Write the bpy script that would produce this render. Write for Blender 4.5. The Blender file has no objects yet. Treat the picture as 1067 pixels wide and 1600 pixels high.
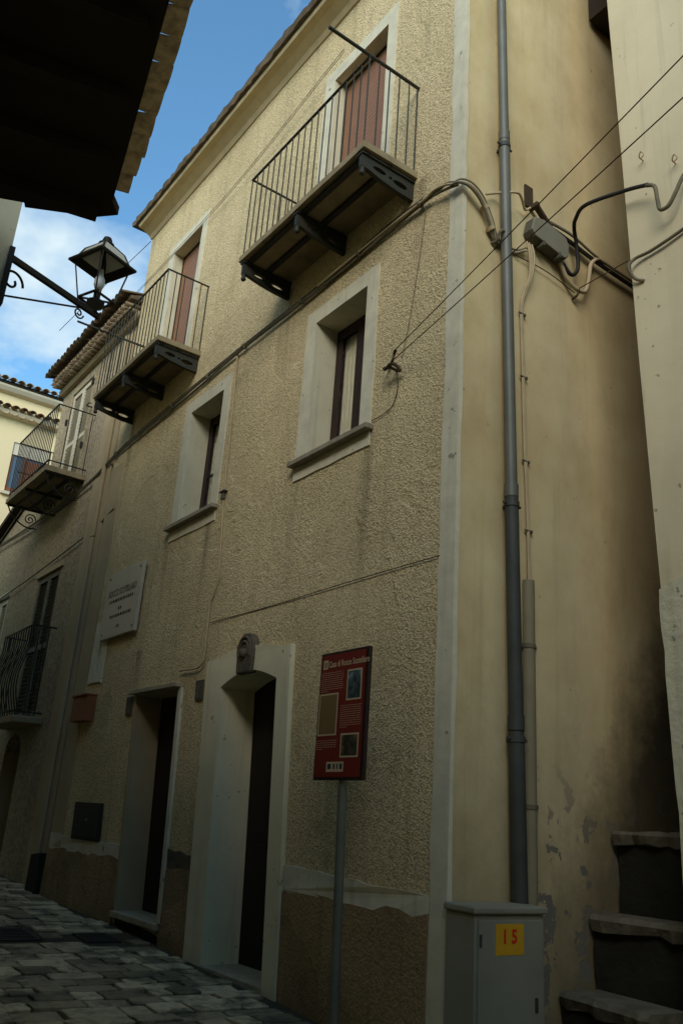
import bpy, math, random
from mathutils import Vector, Matrix
from mathutils.geometry import tessellate_polygon
random.seed(7)
R = math.radians
sc = bpy.context.scene
col = sc.collection

# ------------------------------------------------------------------ camera
cd = bpy.data.cameras.new('Camera'); cam = bpy.data.objects.new('Camera', cd); col.objects.link(cam)
cd.sensor_fit = 'VERTICAL'; cd.sensor_height = 36.0; cd.sensor_width = 24.0; cd.lens = 30.073
cd.clip_start = 0.05; cd.clip_end = 2000
cam.matrix_world = Matrix(((0.589487, 0.240126, 0.771262, 4.30), (0.805039, -0.253202, -0.536471, -4.0),
                           (0.066465, 0.937138, -0.34257, 1.40), (0, 0, 0, 1)))
sc.camera = cam
sc.cycles.max_bounces = 6; sc.cycles.diffuse_bounces = 3; sc.cycles.glossy_bounces = 3; sc.cycles.transmission_bounces = 6

# ------------------------------------------------------------------ sky, sun, exposure
SUN_EL, SUN_AZ = 26.0, 140.0       # azimuth measured from +Y clockwise (towards +X)
SKY_STRENGTH, SUN_STRENGTH, SUN_ANGLE, EXPOSURE = 0.115, 1.22, 40.0, 1.3
w = bpy.data.worlds.new('World'); sc.world = w; w.use_nodes = True
nt = w.node_tree; N = nt.nodes; L = nt.links; N.clear()
wo = N.new('ShaderNodeOutputWorld'); bg = N.new('ShaderNodeBackground'); bg.inputs['Strength'].default_value = SKY_STRENGTH
sky = N.new('ShaderNodeTexSky'); sky.sky_type = 'NISHITA'; sky.sun_disc = False
sky.dust_density = 0.3; sky.ozone_density = 5.0; sky.air_density = 1.0; sky.sun_elevation = R(SUN_EL); sky.sun_rotation = R(SUN_AZ)
tc = N.new('ShaderNodeTexCoord'); mp = N.new('ShaderNodeMapping'); mp.inputs['Scale'].default_value = (1, 1, 1.7)
mp.inputs['Location'].default_value = (0.0257, 5.3097, -7.5621)
nz = N.new('ShaderNodeTexNoise'); nz.inputs['Scale'].default_value = 2.3; nz.inputs['Detail'].default_value = 6
nz.inputs['Roughness'].default_value = 0.6; nz.inputs['Distortion'].default_value = 0.25
rp = N.new('ShaderNodeValToRGB'); rp.color_ramp.elements[0].position = 0.53; rp.color_ramp.elements[1].position = 0.68
mx = N.new('ShaderNodeMixRGB'); mx.inputs['Color2'].default_value = (2.7, 3.25, 3.5, 1)
L.new(tc.outputs['Generated'], mp.inputs[0]); L.new(mp.outputs[0], nz.inputs[0]); L.new(nz.outputs['Fac'], rp.inputs[0])
L.new(rp.outputs[0], mx.inputs['Fac']); tn = N.new('ShaderNodeMixRGB'); tn.blend_type = 'MULTIPLY'; tn.inputs['Fac'].default_value = 1; tn.inputs['Color2'].default_value = (0.86, 1.07, 0.95, 1)
L.new(sky.outputs[0], tn.inputs['Color1']); L.new(tn.outputs[0], mx.inputs['Color1'])
L.new(mx.outputs[0], bg.inputs['Color']); L.new(bg.outputs[0], wo.inputs['Surface'])
sd = bpy.data.lights.new('Sun', 'SUN'); sd.energy = SUN_STRENGTH; sd.angle = R(SUN_ANGLE); sd.color = (1.0, 0.93, 0.86)
sun = bpy.data.objects.new('Sun', sd); col.objects.link(sun)
e, a = R(SUN_EL), R(SUN_AZ)
sdir = Vector((math.cos(e) * math.sin(a), math.cos(e) * math.cos(a), math.sin(e)))
sun.rotation_euler = (-sdir).to_track_quat('-Z', 'Y').to_euler()
sun.location = sdir * 40
sc.view_settings.view_transform = 'Standard'; sc.view_settings.look = 'None'
sc.view_settings.exposure = EXPOSURE; sc.view_settings.gamma = 1.0; sc.view_settings.use_curve_mapping = False

# ------------------------------------------------------------------ materials
MATS = {}
def warm(c): return (min(0.9, c[0] * 1.10), c[1] * 0.955, c[2] * 0.73)     # warm tint painted into base colours to offset bluish sky light
def nodes(name):
    m = bpy.data.materials.new(name); m.use_nodes = True
    t = m.node_tree; b = t.nodes['Principled BSDF']
    return m, t, b
def noise(t, scale, detail=6, rough=0.6, pos=True, dist=0.0, stretch=None):
    n = t.nodes.new('ShaderNodeTexNoise'); n.inputs['Scale'].default_value = scale
    n.inputs['Detail'].default_value = detail; n.inputs['Roughness'].default_value = rough; n.inputs['Distortion'].default_value = dist
    g = t.nodes.new('ShaderNodeNewGeometry') if pos else t.nodes.new('ShaderNodeTexCoord')
    src = g.outputs['Position'] if pos else g.outputs['Object']
    if stretch:
        mpn = t.nodes.new('ShaderNodeMapping'); mpn.inputs['Scale'].default_value = stretch
        t.links.new(src, mpn.inputs[0]); src = mpn.outputs[0]
    t.links.new(src, n.inputs['Vector'])
    return n.outputs['Fac']
def grains(t, scale):          # pebbly thrown grains: bright tops, dark crevices, positions warped by noise
    v = t.nodes.new('ShaderNodeTexVoronoi'); v.inputs['Scale'].default_value = scale; v.inputs['Randomness'].default_value = 1.0
    g = t.nodes.new('ShaderNodeNewGeometry'); w_ = t.nodes.new('ShaderNodeTexNoise'); w_.inputs['Scale'].default_value = scale * 0.5; w_.inputs['Detail'].default_value = 2
    a_ = t.nodes.new('ShaderNodeVectorMath'); a_.operation = 'MULTIPLY_ADD'; a_.inputs[1].default_value = (0.035,) * 3
    t.links.new(g.outputs['Position'], w_.inputs['Vector']); t.links.new(w_.outputs['Color'], a_.inputs[0]); t.links.new(g.outputs['Position'], a_.inputs[2])
    t.links.new(a_.outputs[0], v.inputs['Vector']); return v.outputs['Distance']
def ramp(t, src, p0, p1, c0=0.0, c1=1.0):
    r = t.nodes.new('ShaderNodeMapRange'); r.clamp = True
    r.inputs[1].default_value = p0; r.inputs[2].default_value = p1; r.inputs[3].default_value = c0; r.inputs[4].default_value = c1
    t.links.new(src, r.inputs[0]); return r.outputs[0]
def math_(t, op, a_, b_=None):
    n = t.nodes.new('ShaderNodeMath'); n.operation = op
    for i, v in enumerate((a_, b_)):
        if v is None: continue
        if isinstance(v, (int, float)): n.inputs[i].default_value = v
        else: t.links.new(v, n.inputs[i])
    return n.outputs[0]
def mix(t, fac, c1, c2):
    n = t.nodes.new('ShaderNodeMixRGB')
    for k, v in (('Fac', fac), ('Color1', c1), ('Color2', c2)):
        if isinstance(v, tuple): n.inputs[k].default_value = v + (1,) if len(v) == 3 else v
        elif isinstance(v, (int, float)): n.inputs[k].default_value = v
        else: t.links.new(v, n.inputs[k])
    return n.outputs[0]
def bump(t, b, h, strength=0.5, dist=0.01):
    n = t.nodes.new('ShaderNodeBump'); n.inputs['Strength'].default_value = strength; n.inputs['Distance'].default_value = dist
    t.links.new(h, n.inputs['Height']); t.links.new(n.outputs[0], b.inputs['Normal'])
def pos_axis(t, i):
    g = t.nodes.new('ShaderNodeNewGeometry'); s = t.nodes.new('ShaderNodeSeparateXYZ')
    t.links.new(g.outputs['Position'], s.inputs[0]); return s.outputs[i]
def mat(name, base, dark=None, scale=3.0, amount=0.5, rough=0.85, metal=0.0, bscale=40, bstr=0.3, bdist=0.004, spec=0.3, worn=False, dirt=False):
    if name in MATS: return MATS[name]
    m, t, b = nodes(name)
    base = warm(base); dark = warm(dark) if dark else tuple(c * 0.7 for c in base)
    f = ramp(t, noise(t, scale, 5, 0.62), 0.42, 0.72, 0.0, amount)
    c = mix(t, f, base, dark)
    if dirt:                       # earth and moss trodden over the stones
        c = mix(t, ramp(t, noise(t, 3.4, 6, 0.68), 0.46, 0.62, 0, 0.85), c, (0.062, 0.056, 0.034))
    if worn:                       # small chips and rain runs
        c = mix(t, ramp(t, noise(t, 9, 3, 0.6), 0.68, 0.71, 0, 0.75), c, tuple(x * 0.35 for x in dark))
        c = mix(t, ramp(t, noise(t, 1.0, 3, 0.65, stretch=(9, 9, 0.5)), 0.55, 0.75, 0, 0.35), c, tuple(x * 0.55 for x in dark))
    t.links.new(c, b.inputs['Base Color'])
    b.inputs['Roughness'].default_value = rough; b.inputs['Metallic'].default_value = metal
    b.inputs['Specular IOR Level'].default_value = spec
    if bstr: bump(t, b, noise(t, bscale, 3, 0.6), bstr, bdist)
    MATS[name] = m; return m

# rough-cast render: coarse thrown plaster, brownish and dirtier at the plinth
STAINS = ((-2.40, -2.20, 4.62, 1.3), (-1.25, -1.00, 4.62, 1.5), (-5.25, -5.0, 4.62, 1.2), (-4.15, -3.93, 4.62, 1.0), (-2.9, -2.55, 6.9, 1.6), (-0.85, -0.45, 6.95, 1.2), (-7.1, -6.8, 6.9, 1.8), (-5.75, -5.35, 3.2, 0.7))
def roughcast(name, base, dark, grain=34, dist=0.022, strength=1.0, streak=True, stains=False, pits=0.55):
    m, t, b = nodes(name); base, dark = warm(base), warm(dark)
    n1 = math_(t, 'ADD', math_(t, 'MULTIPLY', ramp(t, grains(t, grain * 1.7), 0.0, 0.8, 1.0, 0.0), 0.36), math_(t, 'MULTIPLY', noise(t, grain * 1.0, 4, 0.7), 0.75)); n2 = noise(t, grain * 0.42, 2, 0.55); big = noise(t, 0.85, 4, 0.62)
    h = math_(t, 'ADD', math_(t, 'MULTIPLY', n1, 0.8), math_(t, 'MULTIPLY', n2, math_(t, 'MULTIPLY', big, 1.0)))
    c = mix(t, ramp(t, big, 0.38, 0.68, 0.0, 0.75), base, dark)
    pt = ramp(t, noise(t, 0.55, 5, 0.55, dist=0.5), 0.545, 0.565)
    c = mix(t, math_(t, 'MULTIPLY', pt, 0.30), c, tuple(x * 0.80 for x in dark))
    h = math_(t, 'MULTIPLY', h, math_(t, 'SUBTRACT', 1.0, math_(t, 'MULTIPLY', pt, 0.40)))
    c = mix(t, ramp(t, n1, 0.40, 0.56, pits, 0.0), c, tuple(x * 0.42 for x in dark))
    gr = ramp(t, noise(t, 2.3, 4, 0.7), 0.56, 0.70, 0.0, 0.38)
    c = mix(t, gr, c, tuple(x * 0.55 for x in dark))
    if streak:
        sn = noise(t, 1.0, 4, 0.65, stretch=(6.5, 6.5, 0.35))
        c = mix(t, ramp(t, sn, 0.54, 0.76, 0.0, 0.40), c, tuple(x * 0.5 for x in dark))
    if stains:                      # rain runs under sill ends and balcony corners
        x = pos_axis(t, 0); z = pos_axis(t, 2); tot = None
        for x0, x1, zt, ln in STAINS:
            xm, hw = (x0 + x1) / 2, (x1 - x0) / 2
            a_ = ramp(t, math_(t, 'ABSOLUTE', math_(t, 'SUBTRACT', x, xm)), hw * 0.3, hw * 1.2, 1, 0)
            a_ = math_(t, 'MULTIPLY', a_, math_(t, 'MULTIPLY', ramp(t, z, zt - ln, zt - 0.05, 0, 1), ramp(t, z, zt, zt + 0.02, 1, 0)))
            tot = a_ if tot is None else math_(t, 'MAXIMUM', tot, a_)
        c = mix(t, math_(t, 'MULTIPLY', tot, ramp(t, sn, 0.36, 0.62, 0.0, 0.75)), c, tuple(x_ * 0.30 for x_ in dark))
    t.links.new(c, b.inputs['Base Color'])
    b.inputs['Roughness'].default_value = 0.95; b.inputs['Specular IOR Level'].default_value = 0.15
    bump(t, b, h, strength, dist)
    MATS[name] = m; return m
M_rough = roughcast('roughcast_cream', (0.755, 0.685, 0.485), (0.57, 0.51, 0.345), 36, 0.024, 1.0, True, True)
M_plinth = roughcast('roughcast_ochre_plinth', (0.37, 0.29, 0.18), (0.19, 0.155, 0.10), 24, 0.018, pits=0.22)
M_grayrough = roughcast('grey_render', (0.42, 0.38, 0.30), (0.30, 0.275, 0.22), 14, 0.006, 0.6)

# smooth side-wall plaster with a painted darker foot, peeled flakes, mould and painted shade by the steps
def side_plaster():
    m, t, b = nodes('cream_side_plaster')
    y = pos_axis(t, 1); z = pos_axis(t, 2)
    base = mix(t, ramp(t, noise(t, 0.8, 6, 0.6), 0.35, 0.7), (0.69, 0.56, 0.30), (0.52, 0.385, 0.18))
    base = mix(t, ramp(t, noise(t, 2.6, 8, 0.7, stretch=(1, 1, 0.5)), 0.5, 0.75, 0, 0.35), base, (0.36, 0.265, 0.115))
    # vertical rain streaks
    st = ramp(t, noise(t, 1.0, 6, 0.65, stretch=(6, 6, 0.3)), 0.55, 0.8, 0, 0.35)
    base = mix(t, st, base, (0.29, 0.215, 0.095))
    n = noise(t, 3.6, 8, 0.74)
    # mould plus painted alley shade along the steps: height over the stair line (z - 1.6*(y-0.55))
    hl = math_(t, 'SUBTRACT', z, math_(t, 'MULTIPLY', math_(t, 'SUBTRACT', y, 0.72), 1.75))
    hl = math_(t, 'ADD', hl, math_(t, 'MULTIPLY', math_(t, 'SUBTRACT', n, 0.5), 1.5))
    mould_shade = ramp(t, hl, -0.45, 0.75, 0.92, 0.0)
    base = mix(t, mould_shade, base, (0.045, 0.04, 0.026))
    base = mix(t, ramp(t, noise(t, 11, 3, 0.6), 0.70, 0.73, 0, 0.5), base, (0.2, 0.165, 0.1))
    low_shade = math_(t, 'MULTIPLY', ramp(t, math_(t, 'ADD', z, math_(t, 'MULTIPLY', n, 2.2)), 1.9, 3.6, 1, 0), 0.55)  # lower wall painted darker to bring its brightness down
    base = mix(t, low_shade, base, (0.26, 0.20, 0.10))
    # peeled flakes
    fl = ramp(t, noise(t, 5.0, 7, 0.6, dist=0.3), 0.565, 0.58)
    zone = math_(t, 'MULTIPLY', ramp(t, z, 1.3, 2.0, 1, 0), ramp(t, y, 0.55, 0.85))
    flake = math_(t, 'MULTIPLY', fl, zone)
    base = mix(t, flake, base, (0.17, 0.15, 0.11))
    t.links.new(base, b.inputs['Base Color']); b.inputs['Roughness'].default_value = 0.92
    b.inputs['Specular IOR Level'].default_value = 0.15
    h = math_(t, 'ADD', math_(t, 'MULTIPLY', noise(t, 7, 8, 0.6), 0.6), math_(t, 'MULTIPLY', flake, -0.35))
    h = math_(t, 'ADD', h, math_(t, 'MULTIPLY', noise(t, 60, 4, 0.6), 0.08))
    bump(t, b, h, 0.6, 0.012)
    MATS['side'] = m; return m
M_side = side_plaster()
M_strip = mat('grey_white_plaster', (0.62, 0.645, 0.58), (0.47, 0.485, 0.43), 5, 0.7, 0.9, bscale=18, bstr=0.45, bdist=0.006, worn=True)
M_white = mat('white_plaster', (0.70, 0.715, 0.59), (0.58, 0.585, 0.48), 3, 0.6, 0.9, bscale=12, bstr=0.35, bdist=0.005, worn=True)
M_reveal = mat('greyish_reveal_plaster', (0.60, 0.62, 0.53), (0.48, 0.49, 0.41), 3, 0.6, 0.9, bscale=12, bstr=0.35, bdist=0.005, worn=True)
M_cream = mat('cream_cornice_plaster', (0.60, 0.53, 0.37), (0.42, 0.37, 0.26), 4, 0.6, 0.9, bscale=20)
M_right = mat('pale_plaster_right', (0.60, 0.59, 0.48), (0.50, 0.48, 0.38), 1.2, 0.6, 0.93, bscale=9, bstr=0.35, bdist=0.008, worn=True)
M_rightlow = mat('whitewash_rough', (0.55, 0.58, 0.50), (0.40, 0.42, 0.365), 3, 0.6, 0.95, bscale=14, bstr=0.8, bdist=0.015, worn=True)
M_yellow = mat('yellow_plaster', (0.80, 0.72, 0.52), (0.75, 0.66, 0.46), 0.8, 0.5, 0.92, bstr=0.1)
M_alleyshade = mat('shaded_brown_plaster', (0.24, 0.165, 0.085), (0.12, 0.085, 0.045), 1.5, 0.8, 0.95, bscale=10, bstr=0.4)  # alley shade put into a darker brown wall colour
M_pil = mat('beige_plaster', (0.40, 0.35, 0.25), (0.29, 0.26, 0.19), 1.5, 0.7, 0.93, bscale=10, bstr=0.3)
M_iron = mat('black_painted_iron', (0.022, 0.024, 0.022), (0.05, 0.04, 0.03), 9, 0.5, 0.55, 0.3, bscale=60, bstr=0.15, bdist=0.001)
M_iron2 = mat('dark_green_iron', (0.035, 0.042, 0.037), (0.06, 0.05, 0.04), 9, 0.5, 0.6, 0.2, bscale=60, bstr=0.15, bdist=0.001)
M_slab = mat('balcony_concrete', (0.30, 0.27, 0.19), (0.15, 0.14, 0.10), 5, 0.8, 0.95, bscale=25, bstr=0.5)
M_stone = mat('threshold_stone', (0.36, 0.34, 0.28), (0.22, 0.21, 0.17), 6, 0.7, 0.85, bscale=30)
M_sill = mat('sill_stone', (0.30, 0.29, 0.25), (0.17, 0.165, 0.14), 8, 0.8, 0.9, bscale=30)
M_marble = mat('white_marble', (0.44, 0.435, 0.40), (0.34, 0.335, 0.30), 2.5, 0.6, 0.5, bscale=10, bstr=0.05)
M_brown = mat('dark_brown_wood', (0.026, 0.014, 0.012), (0.014, 0.009, 0.008), 6, 0.6, 0.5, bscale=30, bstr=0.15)
M_door = mat('old_dark_door', (0.018, 0.013, 0.010), (0.010, 0.008, 0.007), 6, 0.6, 0.7, bscale=30)
M_shutter = mat('brown_roller_shutter', (0.25, 0.14, 0.095), (0.195, 0.11, 0.078), 5, 0.6, 0.55, bstr=0.05)
M_curtain = mat('cream_curtain', (0.72, 0.72, 0.62), (0.60, 0.59, 0.50), 3, 0.5, 0.9, bstr=0.1)
M_tile = mat('terracotta_tile', (0.22, 0.135, 0.085), (0.11, 0.095, 0.065), 5, 0.85, 0.95, bscale=40, bstr=0.5)
M_tilepale = mat('weathered_pale_tile', (0.50, 0.43, 0.31), (0.20, 0.15, 0.10), 7, 0.75, 0.95, bscale=40, bstr=0.5)
M_tileeave = mat('mottled_eave_tile', (0.62, 0.55, 0.42), (0.20, 0.16, 0.11), 14, 0.8, 0.95, bscale=40, bstr=0.5)
M_tilegrey = mat('grey_cornice_tile', (0.30, 0.26, 0.20), (0.16, 0.14, 0.11), 6, 0.8, 0.95, bscale=40, bstr=0.5)
M_tiledark = mat('lichen_tile', (0.13, 0.105, 0.075), (0.05, 0.045, 0.035), 6, 0.8, 0.95, bscale=40, bstr=0.6)
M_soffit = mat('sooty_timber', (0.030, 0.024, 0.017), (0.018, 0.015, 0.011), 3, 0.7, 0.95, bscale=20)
M_pipe = mat('grey_metal_pipe', (0.135, 0.155, 0.16), (0.09, 0.10, 0.10), 2.5, 0.7, 0.5, 0.25, bstr=0.05)
M_pipelow = mat('dark_iron_pipe', (0.06, 0.072, 0.078), (0.034, 0.040, 0.042), 3, 0.7, 0.6, 0.2, bstr=0.1)
M_pvc = mat('grey_green_pvc', (0.23, 0.225, 0.165), (0.16, 0.155, 0.115), 3, 0.6, 0.6, bstr=0.05)
M_cablew = mat('cream_cable', (0.45, 0.40, 0.29), (0.30, 0.27, 0.19), 6, 0.6, 0.6, bstr=0.0)
M_cableg = mat('grey_cable', (0.15, 0.145, 0.11), (0.07, 0.07, 0.055), 8, 0.7, 0.7, bstr=0.0)
M_cableb = mat('black_cable', (0.018, 0.018, 0.018), (0.03, 0.03, 0.026), 8, 0.6, 0.6, bstr=0.0)
M_wire = mat('rusty_wire', (0.07, 0.05, 0.032), (0.04, 0.03, 0.02), 8, 0.6, 0.7, 0.2, bstr=0.0)
M_jbox = mat('grey_plastic_box', (0.21, 0.225, 0.20), (0.17, 0.18, 0.16), 5, 0.5, 0.5, bstr=0.05)
M_jboxs = mat('dark_plastic_box', (0.10, 0.105, 0.095), (0.06, 0.06, 0.055), 5, 0.5, 0.6, bstr=0.05)
M_cab = mat('pale_cabinet_plastic', (0.25, 0.275, 0.255), (0.185, 0.195, 0.175), 2.2, 0.7, 0.55, bscale=50, bstr=0.08)
M_stickY = mat('yellow_sticker', (0.58, 0.36, 0.02), (0.48, 0.28, 0.02), 6, 0.5, 0.6, bstr=0.0)
M_stickR = mat('red_print', (0.60, 0.03, 0.015), (0.5, 0.03, 0.015), 6, 0.3, 0.6, bstr=0.0)
M_signred = mat('sign_red', (0.19, 0.020, 0.016), (0.15, 0.017, 0.014), 3, 0.4, 0.45, bstr=0.0)
M_signframe = mat('sign_dark_frame', (0.028, 0.018, 0.016), (0.02, 0.014, 0.012), 3, 0.4, 0.45, bstr=0.0)
M_signwhite = mat('sign_cream_print', (0.60, 0.52, 0.38), (0.52, 0.45, 0.33), 3, 0.3, 0.6, bstr=0.0)
M_signpink = mat('sign_pale_print', (0.48, 0.30, 0.22), (0.42, 0.26, 0.19), 3, 0.3, 0.6, bstr=0.0)
M_signtan = mat('sign_tan_picture', (0.215, 0.15, 0.068), (0.17, 0.12, 0.055), 4, 0.5, 0.6, bstr=0.0)
M_pole = mat('galvanised_pole', (0.19, 0.215, 0.215), (0.13, 0.145, 0.145), 4, 0.7, 0.5, 0.4, bstr=0.05)
M_blue = mat('sign_blue_print', (0.02, 0.035, 0.12), (0.02, 0.03, 0.1), 3, 0.3, 0.6, bstr=0.0)
M_green = mat('sign_green_print', (0.03, 0.09, 0.04), (0.03, 0.08, 0.04), 3, 0.3, 0.6, bstr=0.0)
M_stonegrey = mat('carved_grey_stone', (0.12, 0.113, 0.09), (0.05, 0.048, 0.04), 9, 0.8, 0.95, bscale=40, bstr=0.5)
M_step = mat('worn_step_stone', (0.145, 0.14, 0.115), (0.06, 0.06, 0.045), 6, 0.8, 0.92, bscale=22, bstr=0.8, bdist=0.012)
M_riser = mat('near_black_riser', (0.020, 0.021, 0.014), (0.010, 0.011, 0.008), 4, 0.8, 0.97, bscale=14, bstr=0.9, bdist=0.02)  # near-black base colour for risers, step base and buttress
M_joint = mat('street_earth_joint', (0.055, 0.052, 0.038), (0.03, 0.03, 0.02), 4, 0.8, 0.97, bscale=40, bstr=0.6)
PAVES = [mat('paving_stone_%s' % n_, c_, tuple(x * 0.6 for x in c_), 9, 0.8, 0.75, bscale=17, bstr=0.9, bdist=0.014, dirt=True) for n_, c_ in
         (('pale', (0.56, 0.51, 0.38)), ('grey', (0.42, 0.385, 0.285)), ('olive', (0.31, 0.28, 0.20)), ('dark', (0.205, 0.185, 0.13)))]
M_brownbox = mat('red_brown_box', (0.24, 0.095, 0.05), (0.16, 0.06, 0.035), 5, 0.6, 0.7, bstr=0.1)
M_hatch = mat('dark_metal_hatch', (0.030, 0.036, 0.036), (0.02, 0.024, 0.024), 4, 0.6, 0.6, 0.2, bstr=0.05)
M_louvre = mat('white_louvre_paint', (0.52, 0.53, 0.48), (0.40, 0.40, 0.36), 5, 0.6, 0.7, bstr=0.1)
M_darkpaint = mat('dark_grey_shutter_paint', (0.11, 0.115, 0.10), (0.07, 0.07, 0.06), 5, 0.6, 0.7, bstr=0.1)
M_slat = mat('red_brown_slat', (0.20, 0.085, 0.06), (0.14, 0.06, 0.045), 5, 0.6, 0.7, bstr=0.1)
M_gutter = mat('white_gutter', (0.66, 0.64, 0.58), (0.5, 0.5, 0.45), 3, 0.4, 0.6, bstr=0.0)
M_asph = mat('dark_iron_cover', (0.045, 0.047, 0.045), (0.03, 0.03, 0.028), 5, 0.6, 0.75, 0.3, bscale=60, bstr=0.4)
def plain(name, c, rough=0.3, metal=0.0, trans=0.0, spec=0.5):
    m, t, b = nodes(name); b.inputs['Base Color'].default_value = c + (1,); b.inputs['Roughness'].default_value = rough
    b.inputs['Metallic'].default_value = metal; b.inputs['Transmission Weight'].default_value = trans; b.inputs['Specular IOR Level'].default_value = spec
    return m
M_milk = plain('milk_glass', (0.75, 0.77, 0.72), 0.35)
M_hood = plain('clouded_hood_glass', (0.66, 0.61, 0.46), 0.6)
M_glass = plain('window_glass', (0.10, 0.12, 0.13), 0.05, spec=0.8)
M_pane = plain('clear_pane', (0.95, 0.97, 0.96), 0.02, trans=1.0); M_pane.node_tree.nodes['Principled BSDF'].inputs['IOR'].default_value = 1.15
def photo_mat(name, c1, c2, c3, sc_):
    m, t, b = nodes(name)
    f = noise(t, sc_, 3, 0.5); c = mix(t, ramp(t, f, 0.42, 0.50), c1, c2); c = mix(t, ramp(t, f, 0.56, 0.60), c, c3)
    t.links.new(c, b.inputs['Base Color']); b.inputs['Roughness'].default_value = 0.6; return m
M_photo1 = photo_mat('faded_blue_picture', (0.02, 0.035, 0.035), (0.07, 0.11, 0.105), (0.24, 0.31, 0.28), 14)
M_photo2 = photo_mat('faded_brown_picture', (0.02, 0.017, 0.008), (0.07, 0.055, 0.022), (0.16, 0.11, 0.045), 16)

# ------------------------------------------------------------------ mesh helpers
W = {}
def tag(o, label=None, cat=None, group=None, kind=None):
    for k, v in (('label', label), ('category', cat), ('group', group), ('kind', kind)):
        if v: o[k] = v
    return o
def empty(name, loc, label=None, cat=None, group=None, parent=None):
    o = bpy.data.objects.new(name, None); col.objects.link(o); o.empty_display_size = 0.1
    W[o] = Vector(loc); o.parent = parent
    o.location = W[o] - (W[parent] if parent else Vector((0, 0, 0)))
    return tag(o, label, cat, group)
class MB:
    def __init__(s): s.v = []; s.f = []; s.sm = []
    def add(s, vs, fs, smooth=False):
        k = len(s.v); s.v += [Vector(p) for p in vs]; s.f += [tuple(i + k for i in q) for q in fs]; s.sm += [smooth] * len(fs); return s
    def box(s, x0, x1, y0, y1, z0, z1):
        v = [(x, y, z) for z in (z0, z1) for y in (y0, y1) for x in (x0, x1)]
        return s.add(v, [(0, 2, 3, 1), (4, 5, 7, 6), (0, 1, 5, 4), (2, 6, 7, 3), (0, 4, 6, 2), (1, 3, 7, 5)])
    def obox(s, c, ax, ay, az):      # oriented box: centre and three half axes
        c, ax, ay, az = map(Vector, (c, ax, ay, az))
        v = [c + ax * i + ay * j + az * k for k in (-1, 1) for j in (-1, 1) for i in (-1, 1)]
        return s.add(v, [(0, 2, 3, 1), (4, 5, 7, 6), (0, 1, 5, 4), (2, 6, 7, 3), (0, 4, 6, 2), (1, 3, 7, 5)])
    def bar(s, p, q, wx, wy, up=(0, 0, 1)):
        p, q, up = Vector(p), Vector(q), Vector(up); d = (q - p).normalized()
        sx = d.cross(up).normalized(); sy = sx.cross(d).normalized()
        return s.obox((p + q) / 2, (q - p) / 2, sx * wx / 2, sy * wy / 2)
    def tube(s, pts, r, n=8, cap=True, rs=None):
        pts = [Vector(p) for p in pts]; m = len(pts); vs = []; u = None
        for i, p in enumerate(pts):
            d = (pts[min(i + 1, m - 1)] - pts[max(i - 1, 0)]).normalized()
            if u is None:
                u = d.cross(Vector((0, 0, 1))); u = d.cross(Vector((1, 0, 0))) if u.length < 1e-3 else u
            u = (u - d * u.dot(d)).normalized(); vv = d.cross(u); rr = rs[i] if rs else r
            vs += [p + (u * math.cos(2 * math.pi * k / n) + vv * math.sin(2 * math.pi * k / n)) * rr for k in range(n)]
        fs = [(i * n + k, i * n + (k + 1) % n, (i + 1) * n + (k + 1) % n, (i + 1) * n + k) for i in range(m - 1) for k in range(n)]
        s.add(vs, fs, n > 4)
        if cap: s.add(vs[:n], [tuple(range(n - 1, -1, -1))]); s.add(vs[-n:], [tuple(range(n))])
        return s
    def lathe(s, c, prof, n=16):
        vs = [(c[0] + r * math.cos(2 * math.pi * k / n), c[1] + r * math.sin(2 * math.pi * k / n), c[2] + z) for r, z in prof for k in range(n)]
        fs = [(i * n + k, i * n + (k + 1) % n, (i + 1) * n + (k + 1) % n, (i + 1) * n + k) for i in range(len(prof) - 1) for k in range(n)]
        return s.add(vs, fs, True)
    def plate(s, outer, holes, fn, t0, t1, rim=True):
        """flat outline (u,v) with holes, mapped by fn(u,v,t), thickness t0..t1"""
        loops = [outer] + list(holes); pts = [p for l in loops for p in l]
        tri = tessellate_polygon([[Vector((p[0], p[1], 0)) for p in l] for l in loops])
        k = len(pts); vs = [fn(p[0], p[1], t0) for p in pts] + [fn(p[0], p[1], t1) for p in pts]
        fs = [tuple(q) for q in tri] + [tuple(i + k for i in reversed(q)) for q in tri]
        if rim:
            o = 0
            for l in loops:
                n = len(l); fs += [(o + i, o + (i + 1) % n, o + (i + 1) % n + k, o + i + k) for i in range(n)]; o += n
        return s.add(vs, fs)
    def mesh(s, name, origin):
        me = bpy.data.meshes.new(name); me.from_pydata([p - origin for p in s.v], [], s.f)
        me.polygons.foreach_set('use_smooth', s.sm); me.update()
        return me
    def build(s, name, m, parent=None, bevel=0.0, origin=None, kind=None, seg=2):
        if origin is None:
            xs = [p.x for p in s.v]; ys = [p.y for p in s.v]; zs = [p.z for p in s.v]
            origin = Vector(((min(xs) + max(xs)) / 2, (min(ys) + max(ys)) / 2, min(zs)))
        origin = Vector(origin); me = s.mesh(name, origin)
        if m: me.materials.append(m)
        o = bpy.data.objects.new(name, me); col.objects.link(o); W[o] = origin; o.parent = parent
        o.location = origin - (W[parent] if parent else Vector((0, 0, 0)))
        fix_normals(me)
        if bevel:
            b = o.modifiers.new('bevel', 'BEVEL'); b.width = bevel; b.segments = seg; b.limit_method = 'ANGLE'; b.angle_limit = R(35)
        if kind: o['kind'] = kind
        return o
import bmesh
def fix_normals(me):
    bm = bmesh.new(); bm.from_mesh(me); bmesh.ops.recalc_face_normals(bm, faces=bm.faces); bm.to_mesh(me); bm.free()
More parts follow.
